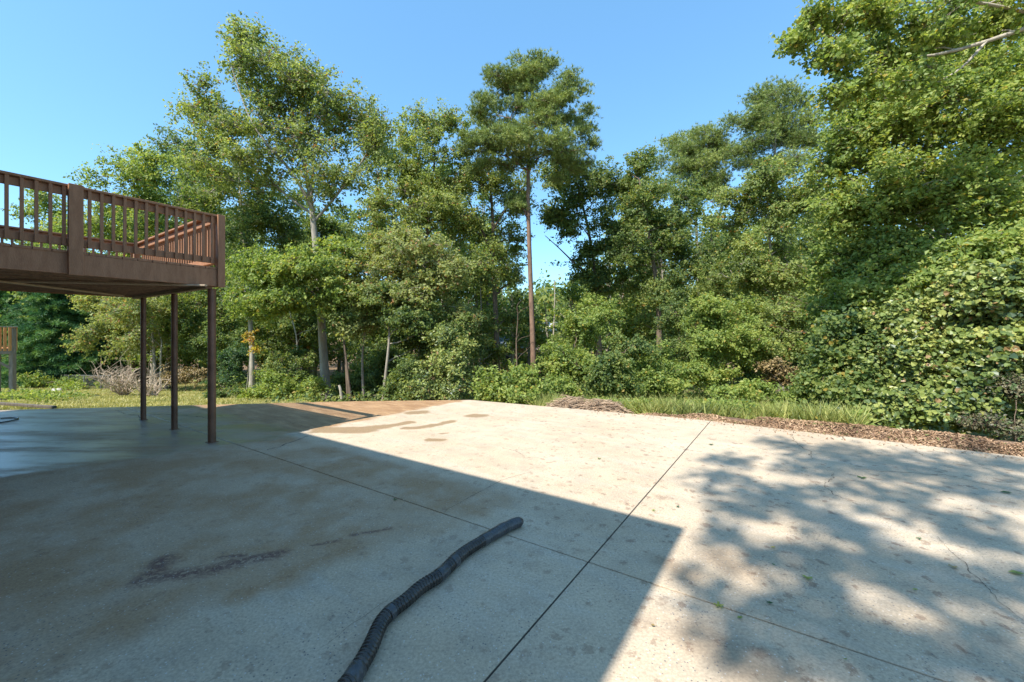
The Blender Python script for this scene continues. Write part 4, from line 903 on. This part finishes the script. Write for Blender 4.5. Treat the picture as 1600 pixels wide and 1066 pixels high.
r = np.random.default_rng(8); N = 5200; y_ = 6.4 * (15 / 6.4) ** r.random(N); x_ = y_ * r.uniform(.2, .85, N); k = (mulch_d(x_, y_) > .75) & ((np.sin(x_ * 1.9 + 1) * np.sin(y_ * 2.3) > -.35) | (r.random(N) < .25)) & ~((x_ < 2.7) & (y_ < 9.9)); x_, y_ = x_[k], y_[k]
q_ = np.repeat(np.arange(len(x_)), 14); c_ = np.stack([x_[q_], y_[q_], ground(x_, y_)[q_]], 1) + r.normal(size=(len(q_), 3)) * [.09, .09, 0]; c_[:, 2] += r.random(len(q_)) * (.12 + .22 * (np.sin(x_ * 2.1) * np.cos(y_ * 1.7) > 0))[q_]
m = MB(); leaf_quads(m, c_, .065, r.random(len(x_))[q_], r, .9, .55); tag(m.build('ground_vines', LM['fresh']), 'leafy ground vines among the weeds right of the brush pile', 'ground cover', kind='stuff')
# tall reed tuft
m = MB(); r = np.random.default_rng(18); c0 = np.array([(1112 - 800) / F * 9.2, 9.2, 0]); 
for k in range(140):
    x0, y0 = c0[0] + r.normal() * .22, c0[1] + r.normal() * .12; z_ = G(x0, y0); h_ = r.uniform(.25, .5); l_ = r.normal(size=2) * .1
    m.add([[x0 - .006, y0, z_], [x0 + .006, y0, z_], [x0 + l_[0] * .5 + .004, y0 + l_[1] * .5, z_ + h_ * .6], [x0 + l_[0] * 1.4, y0 + l_[1], z_ + h_]], [[0, 1, 2], [0, 2, 3]], False, tint=r.random(), clump=.9)
tag(m.build('grass_tuft', LM['pale']), 'tuft of tall pale grass blades at the right part of the weedy slope', 'grass')

# ------------------------------------------------------------------ mulch strip
M_CHIP = leaf_mat('mulch_chips', (.10, .06, .035), (.30, .185, .105), (.48, .33, .21), (.16, .18, .06), .96, trans=0.0, rough=.85)
r = np.random.default_rng(21); N = 24000; x_ = r.uniform(1.6, 9.5, N); dmax = np.interp(x_, [1.6, 3, 4, 6, 9.5], [.10, .25, .46, .56, .64]); dmax = dmax * (.8 + .25 * np.sin(x_ * 2.7) + .2 * np.sin(x_ * 7.1 + 1)); d_ = r.random(N) ** 1.2 * dmax; d_[:500] = -(r.random(500) ** 2.5) * .5; y_ = edge(x_) + .0 + d_
k = (r.random(N) > .0); zc_ = ground(x_, y_) + .015 + .05 * np.exp(-((d_ - .35) / .25) ** 2) * np.interp(x_, [2.5, 4], [.1, 1]) + r.random(N) * .02; zc_[:500] = .012
m = MB(); leaf_quads(m, np.stack([x_, y_, zc_], 1), .045, .5 + .5 * np.sin(x_ * 3) * np.sin(y_ * 4), r, 1.6, .35, fold=.1)
tag(m.build('mulch', M_CHIP), 'strip of brown mulch and dry leaf litter along the right edge of the concrete', 'mulch', kind='stuff')
m = MB(); n_ = 90; xs_ = np.linspace(2.2, 10, n_); prof = [(0.0, -.02), (.12, .02), (.35, .045), (.6, .04), (1.0, -.03)]
vv = []
for x0 in xs_:
    dm = float(np.interp(x0, [2.2, 3, 4, 6, 9.5], [.3, .36, .5, .6, .66]))
    for (a_, h_) in prof:
        y0 = float(edge(x0)) + .02 + a_ * dm; vv.append([x0, y0, G(x0, y0) + h_ * float(np.interp(x0, [2.5, 4], [.3, 1])) + .01 * math.sin(x0 * 9 + a_ * 7)])
kk = np.arange(n_ - 1)[:, None] * 5 + np.arange(4)[None, :]; m.add(vv, np.stack([kk, kk + 5, kk + 6, kk + 1], -1).reshape(-1, 4), True)
tag(m.build('soil_bank', simple_mat('mulch_soil', (.07, .042, .028), (.20, .125, .08), 9, .95, .9, (1, 1, 1), 60)), kind='structure')

# dry leaf litter at left centre edge and under trees
r = np.random.default_rng(22); N = 9000; x_ = r.uniform(-9, 1.5, N); y_ = edge(x_) + r.random(N) ** 1.4 * 3
m = MB(); leaf_quads(m, np.stack([x_, y_, ground(x_, y_) + .02], 1), .06, r.random(N), r, 1.6, .5); tag(m.build('leaf_litter', M_CHIP), 'dry brown leaf litter scattered just beyond the far edge of the patio', 'leaf litter', kind='stuff')

# ------------------------------------------------------------------ brush pile
def brushpile(label, mounds, n, seed, name='brush_pile'):
    r = np.random.default_rng(seed); m = MB(); c_all = mounds[0][0]
    root = empty(name, [c_all[0], c_all[1], G(c_all[0], c_all[1])], label, 'brush pile')
    for (c0, rx, ry, h) in mounds:
        for k in range(n):
            a_ = r.uniform(0, 6.28); q0 = r.random() ** .5; x0, y0 = c0[0] + math.cos(a_) * q0 * rx, c0[1] + math.sin(a_) * q0 * ry
            z_ = G(x0, y0) + h * (1 - q0 ** 2) * r.uniform(.5, 1.05) + .01; L_ = r.uniform(.2, .55); th = r.normal() * .5 + r.integers(0, 2) * 3.14
            d = np.array([math.cos(th), math.sin(th), r.normal() * .15 - .1]); p0 = np.array([x0, y0, z_]) - d * L_ / 2; p1 = p0 + d * L_
            p0[2] = max(p0[2], G(p0[0], p0[1]) + .01); p1[2] = max(p1[2], G(p1[0], p1[1]) + .01)
            m.tube(curve(p0, p1, r, .12, 5, .05), np.linspace(r.uniform(.005, .011), .003, 5), 4, cap=False)
    m.build('twigs', simple_mat('dry_twigs', (.20, .13, .085), (.46, .34, .23), 6, .9), root)['kind'] = 'stuff'
    lm = MB()
    for (c0, rx, ry, h) in mounds:
        N = 900; a_ = r.uniform(0, 6.28, N); q0 = r.random(N) ** .5; x_ = c0[0] + np.cos(a_) * q0 * rx * 1.15; y_ = c0[1] + np.sin(a_) * q0 * ry * 1.15
        leaf_quads(lm, np.stack([x_, y_, ground(x_, y_) + h * (1 - q0 ** 2) * r.random(N) * .9 + .01], 1), .05, r.random(N), r, 1, .4)
    lm.build('dry_leaves', M_CHIP, root)['kind'] = 'stuff'
brushpile('low heap of dry tan twigs just beyond the right edge of the concrete', [(np.array([1.35, 9.15]), .42, .28, .30), (np.array([1.95, 9.0]), .48, .28, .28)], 380, 31)

# bare tan shrubs by the deck posts
def bare_shrub(label, px, D, hpx, n, seed, mat, spread=.8):
    r = np.random.default_rng(seed); b0 = tr(px, D); h = hpx / F * D; root = empty('bare_shrub', b0, label, 'shrub'); m = MB()
    for k in range(n):
        a_ = r.uniform(0, 6.28); d = np.array([math.cos(a_) * spread * r.uniform(.3, 1), math.sin(a_) * spread * r.uniform(.3, 1), r.uniform(.6, 1)]) * h
        p = curve(b0, b0 + d, r, .15, 7, .08); m.tube(p, np.linspace(.035, .01, 7), 5)
        for q_ in range(6):
            j = r.integers(2, 7); e_ = p[j] + r.normal(size=3) * h * .28 + np.array([0, 0, h * .1]); m.tube(curve(p[j], e_, r, .1, 4, .1), [.012, .009, .006, .004], 3, cap=False)
    m.build('branches', mat, root)
M_TAN = simple_mat('pruned_wood', (.30, .22, .15), (.52, .42, .31), 6, .85)
bare_shrub('leafless tan shrub with tangled branches at the lawn edge left of the farthest deck post', 193, 19, 48, 30, 51, M_TAN, 1.0)
bare_shrub('smaller leafless tan shrub between the two thinner deck posts', 236, 18, 36, 20, 52, M_TAN, 1.0)
shrub('withered tan bush behind the middle deck post', 290, 23, [cr(285, 590, 23, 26, 14, 26), cr(315, 588, 23, 18, 12, 14)], 'dry', 65, leaf=.1, csize=.3, lpc=40)
# wood edge shrubs at left behind the lawn
shrub('green bush along the wire fence at left', 60, 27, [cr(55, 592, 27, 24, 12, 20), cr(100, 600, 27, 26, 10, 20), cr(140, 606, 26, 24, 10, 18)], 'fresh', 66, leaf=.12, csize=.34, lpc=40)
shrub('green ground shrub at the right end of the wire fence', 345, 17, [cr(345, 614, 17, 16, 8, 12), cr(385, 618, 16.5, 20, 8, 14)], 'green', 67, leaf=.09, csize=.25, lpc=40)

# ------------------------------------------------------------------ wire fence
M_GALV = simple_mat('galvanised', (.08, .08, .078), (.18, .18, .175), 10, .5, .1)
fp = [Gp(-60, 1), None]
fence = empty('wire_fence', (0, 0, 0), 'grey chain-link fence running along the bottom of the lawn at left', 'fence')
pa, pb = np.array([-46.0, 36.0]), np.array([-23.5, 24.5]); nF = 10; hF = .85
ps = [pa + (pb - pa) * k / nF for k in range(nF + 1)]
fence.location = (ps[5][0], ps[5][1], G(*ps[5]))
P3 = [np.array([p[0], p[1], G(*p)]) for p in ps]
for p in P3: m = MB(); m.tube([p - [0, 0, .1], p + [0, 0, hF + .03]], [.03, .03], 8); m.build('fence_post', M_GALV, fence)
m = MB(); m.tube([p + [0, 0, hF] for p in P3], .02, 6); m.build('top_rail', M_GALV, fence)
m = MB()
for a_, b_2 in zip(P3[:-1], P3[1:]):
    n_ = 26; 
    for k in range(-10, n_):
        for sgn in (1, -1):
            t0, t1 = k / n_, (k + 11) / n_
            s0, s1 = max(t0, 0), min(t1, 1)
            h0, h1 = (s0 - t0) / (t1 - t0), (s1 - t0) / (t1 - t0)
            if sgn < 0: h0, h1 = 1 - h0, 1 - h1
            q0 = a_ + (b_2 - a_) * s0 + [0, 0, .03 + h0 * (hF - .05)]; q1 = a_ + (b_2 - a_) * s1 + [0, 0, .03 + h1 * (hF - .05)]
            m.tube([q0, q1], .0016, 3, cap=False)
m.build('wire_mesh', M_GALV, fence)['kind'] = 'stuff'

# ------------------------------------------------------------------ neighbour's deck at the left edge
M_NEW = wood_mat('new_timber', (.62, .26, .09), (.75, .40, .17)); M_GREY = wood_mat('weathered_timber', (.17, .14, .115), (.30, .26, .22))
D = 16.4; k = D / F
nd = empty('neighbour_deck', tr(-20, D), 'small raised wooden deck with orange-brown railing cut by the left edge of the picture', 'deck')
NX, NY = unit(np.array([1.0, 1.2, 0])), unit(np.array([-1.28, 1.0, 0]))
cor = W(24, 548, D); gz = G(cor[0], D)
def NB(name, a, b, wd_, ht, mat, **q): m = MB(); m.bar(a, b, wd_, ht, **q); return m.build(name, mat, nd, bevel=.004)
Lx, Ly = 2.6, 1.6
zf = cor[2]; zr = W(24, 511, D)[2]
def Q(a, b, z): p = np.array([cor[0], cor[1], 0]) - NX * a + NY * b; return np.array([p[0], p[1], z])
NB('rim_board', Q(0, 0, zf - .03), Q(Lx, 0, zf - .03), .04, .2, M_GREY); NB('rim_board', Q(.0, .03, zf - .03), Q(.0, Ly, zf - .03), .04, .2, M_GREY)
for j in range(16): NB('deck_board', Q(-.02, .1 + j * .145, zf + .09), Q(Lx, .1 + j * .145, zf + .09), .138, .03, M_NEW)
NB('cap_rail', Q(-.06, 0, zr), Q(Lx, 0, zr), .14, .035, M_GREY); NB('cap_rail', Q(0, .08, zr), Q(0, Ly, zr), .14, .035, M_GREY)
NB('bottom_rail', Q(0.05, 0, zf + .17), Q(Lx, 0, zf + .17), .04, .08, M_NEW); NB('bottom_rail', Q(0, .06, zf + .17), Q(0, Ly, zf + .17), .04, .08, M_NEW)
j = .14
while j < Lx: NB('baluster', Q(j, -.035, zf + .0), Q(j, -.035, zr - .02), .036, .09, M_NEW, up=(0, 1, 0)); j += .125
j = .14
while j < Ly: NB('baluster', Q(-.035, j, zf + .0), Q(-.035, j, zr - .02), .036, .036, M_NEW, up=(0, 1, 0)); j += .125
for (a_, b_2, s_) in ((.06, .05, .13), (.06, Ly - .1, .12), (.42, .5, .1), (1.8, .05, .12), (Lx, .05, .12)):
    q0 = Q(a_, b_2, 0); NB('post', [q0[0], q0[1], G(q0[0], q0[1]) - .05], [q0[0], q0[1], zr - .03 if s_ > .125 else zf - .13], s_, s_, M_GREY, up=(0, 1, 0))
NB('knee_brace', Q(.12, .05, zf - .7), Q(.75, .05, zf - .14), .05, .09, M_GREY)

# ------------------------------------------------------------------ timber edging, hose, stone at left
m = MB(); a0, a1 = W(-60, 621, 9.6), W(86, 640, 8.9); a1[2] = -.02; a0[2] = .0
m.bar(a0, a1, .07, .06); tag(m.build('timber_edging', wood_mat('old_timber', (.06, .048, .036), (.17, .14, .11)), bevel=.01), 'weathered timber edging at the left end of the patio beside the lawn', 'edging')
r = np.random.default_rng(61); N = 1100; q_ = r.random(N) * .8; c_ = a0 + (a1 - a0) * q_[:, None] + np.stack([r.normal(size=N) * .15, .35 + r.random(N) * .8, r.random(N) * .16], 1)
m = MB(); leaf_quads(m, c_, .07, r.random(N), r, .8, .5); tag(m.build('bed_plants', LM['fresh']), 'low leafy plants in the bed behind the timber edging', 'plants', kind='stuff')
th = np.linspace(-2.0, 2.2, 24); ce_ = Gp(-14, 660); m = MB(); pts_ = np.stack([ce_[0] + np.cos(th) * .28, ce_[1] + np.sin(th) * .33, np.full(24, .014)], 1)
m.tube(pts_, .011, 8); tag(m.build('garden_hose', M_PIPE), 'curl of thin black garden hose on the wet concrete at the left edge', 'hose')
m = MB(); c0 = tr(88, 24); rs = np.random.default_rng(9)
ic = []; fi = []
for a_ in range(7):
    for b_2 in range(12):
        ph, th_ = math.pi * a_ / 6, 2 * math.pi * b_2 / 12; rr_ = .22 * (1 + .12 * rs.normal() * (0 < a_ < 6)); ic.append(c0 + [rr_ * math.sin(ph) * math.cos(th_) * 1.5, rr_ * math.sin(ph) * math.sin(th_), .12 + rr_ * math.cos(ph) * .7])
for a_ in range(6):
    for b_2 in range(12): fi.append([a_ * 12 + b_2, a_ * 12 + (b_2 + 1) % 12, (a_ + 1) * 12 + (b_2 + 1) % 12, (a_ + 1) * 12 + b_2])
m.add(ic, fi, True); tag(m.build('stone', simple_mat('pale_stone', (.35, .32, .28), (.5, .46, .4), 5)), 'pale stone lying on the lawn near the wire fence', 'stone')

# ------------------------------------------------------------------ buildings glimpsed through the wood
def small_house(name, label, px, py_roof, D, wpx, mat_wall, mat_roof, wallh=2.6):
    c0 = W(px, py_roof, D); gz = c0[2] - wallh - 1.0; wd_ = wpx / F * D; root = empty(name, [c0[0], c0[1], gz], label, 'house')
    m = MB(); m.box([c0[0], c0[1], gz + wallh / 2 - .5], (1, 0, 0), (0, 1, 0), (0, 0, 1), wd_ / 2, 2.5, wallh / 2 + .5); m.build('wall', mat_wall, root)
    z_ = gz + wallh + .01; w2 = wd_ / 2 + .3
    m = MB(); v = [[c0[0] + s_ * w2, c0[1] + t_ * 2.9, z_] for s_ in (-1, 1) for t_ in (-1, 1)] + [[c0[0] - w2, c0[1], z_ + 1.1], [c0[0] + w2, c0[1], z_ + 1.1]]
    m.add(v, [[0, 2, 5, 4], [1, 4, 5, 3]]); m.add(v, [[0, 4, 1], [2, 3, 5]]); m.add(v, [[0, 1, 3, 2]]); m.build('roof', mat_roof, root)
    for s_ in (-.28, .28):
        m = MB(); m.box([c0[0] + s_ * wd_, c0[1] - 2.53, gz + 1.5], (1, 0, 0), (0, 1, 0), (0, 0, 1), .45, .03, .6); f_ = m.build('window', M_TRIM, root)
        m = MB(); m.box([c0[0] + s_ * wd_, c0[1] - 2.57, gz + 1.5], (1, 0, 0), (0, 1, 0), (0, 0, 1), .38, .01, .53); m.build('pane', M_GLASS, f_)
small_house('distant_house', 'far pale house with a light grey roof glimpsed through leaves right of the tall pine', 862, 505, 48, 34, M_TRIM, simple_mat('light_roof', (.42, .44, .47), (.55, .57, .6), 4))
small_house('distant_house', 'far house with a blue-grey roof glimpsed through leaves left of the tall pine', 802, 528, 44, 36, simple_mat('clay_wall', (.42, .17, .07), (.5, .22, .1), 4), simple_mat('blue_roof', (.16, .19, .23), (.22, .26, .31), 4))
# END
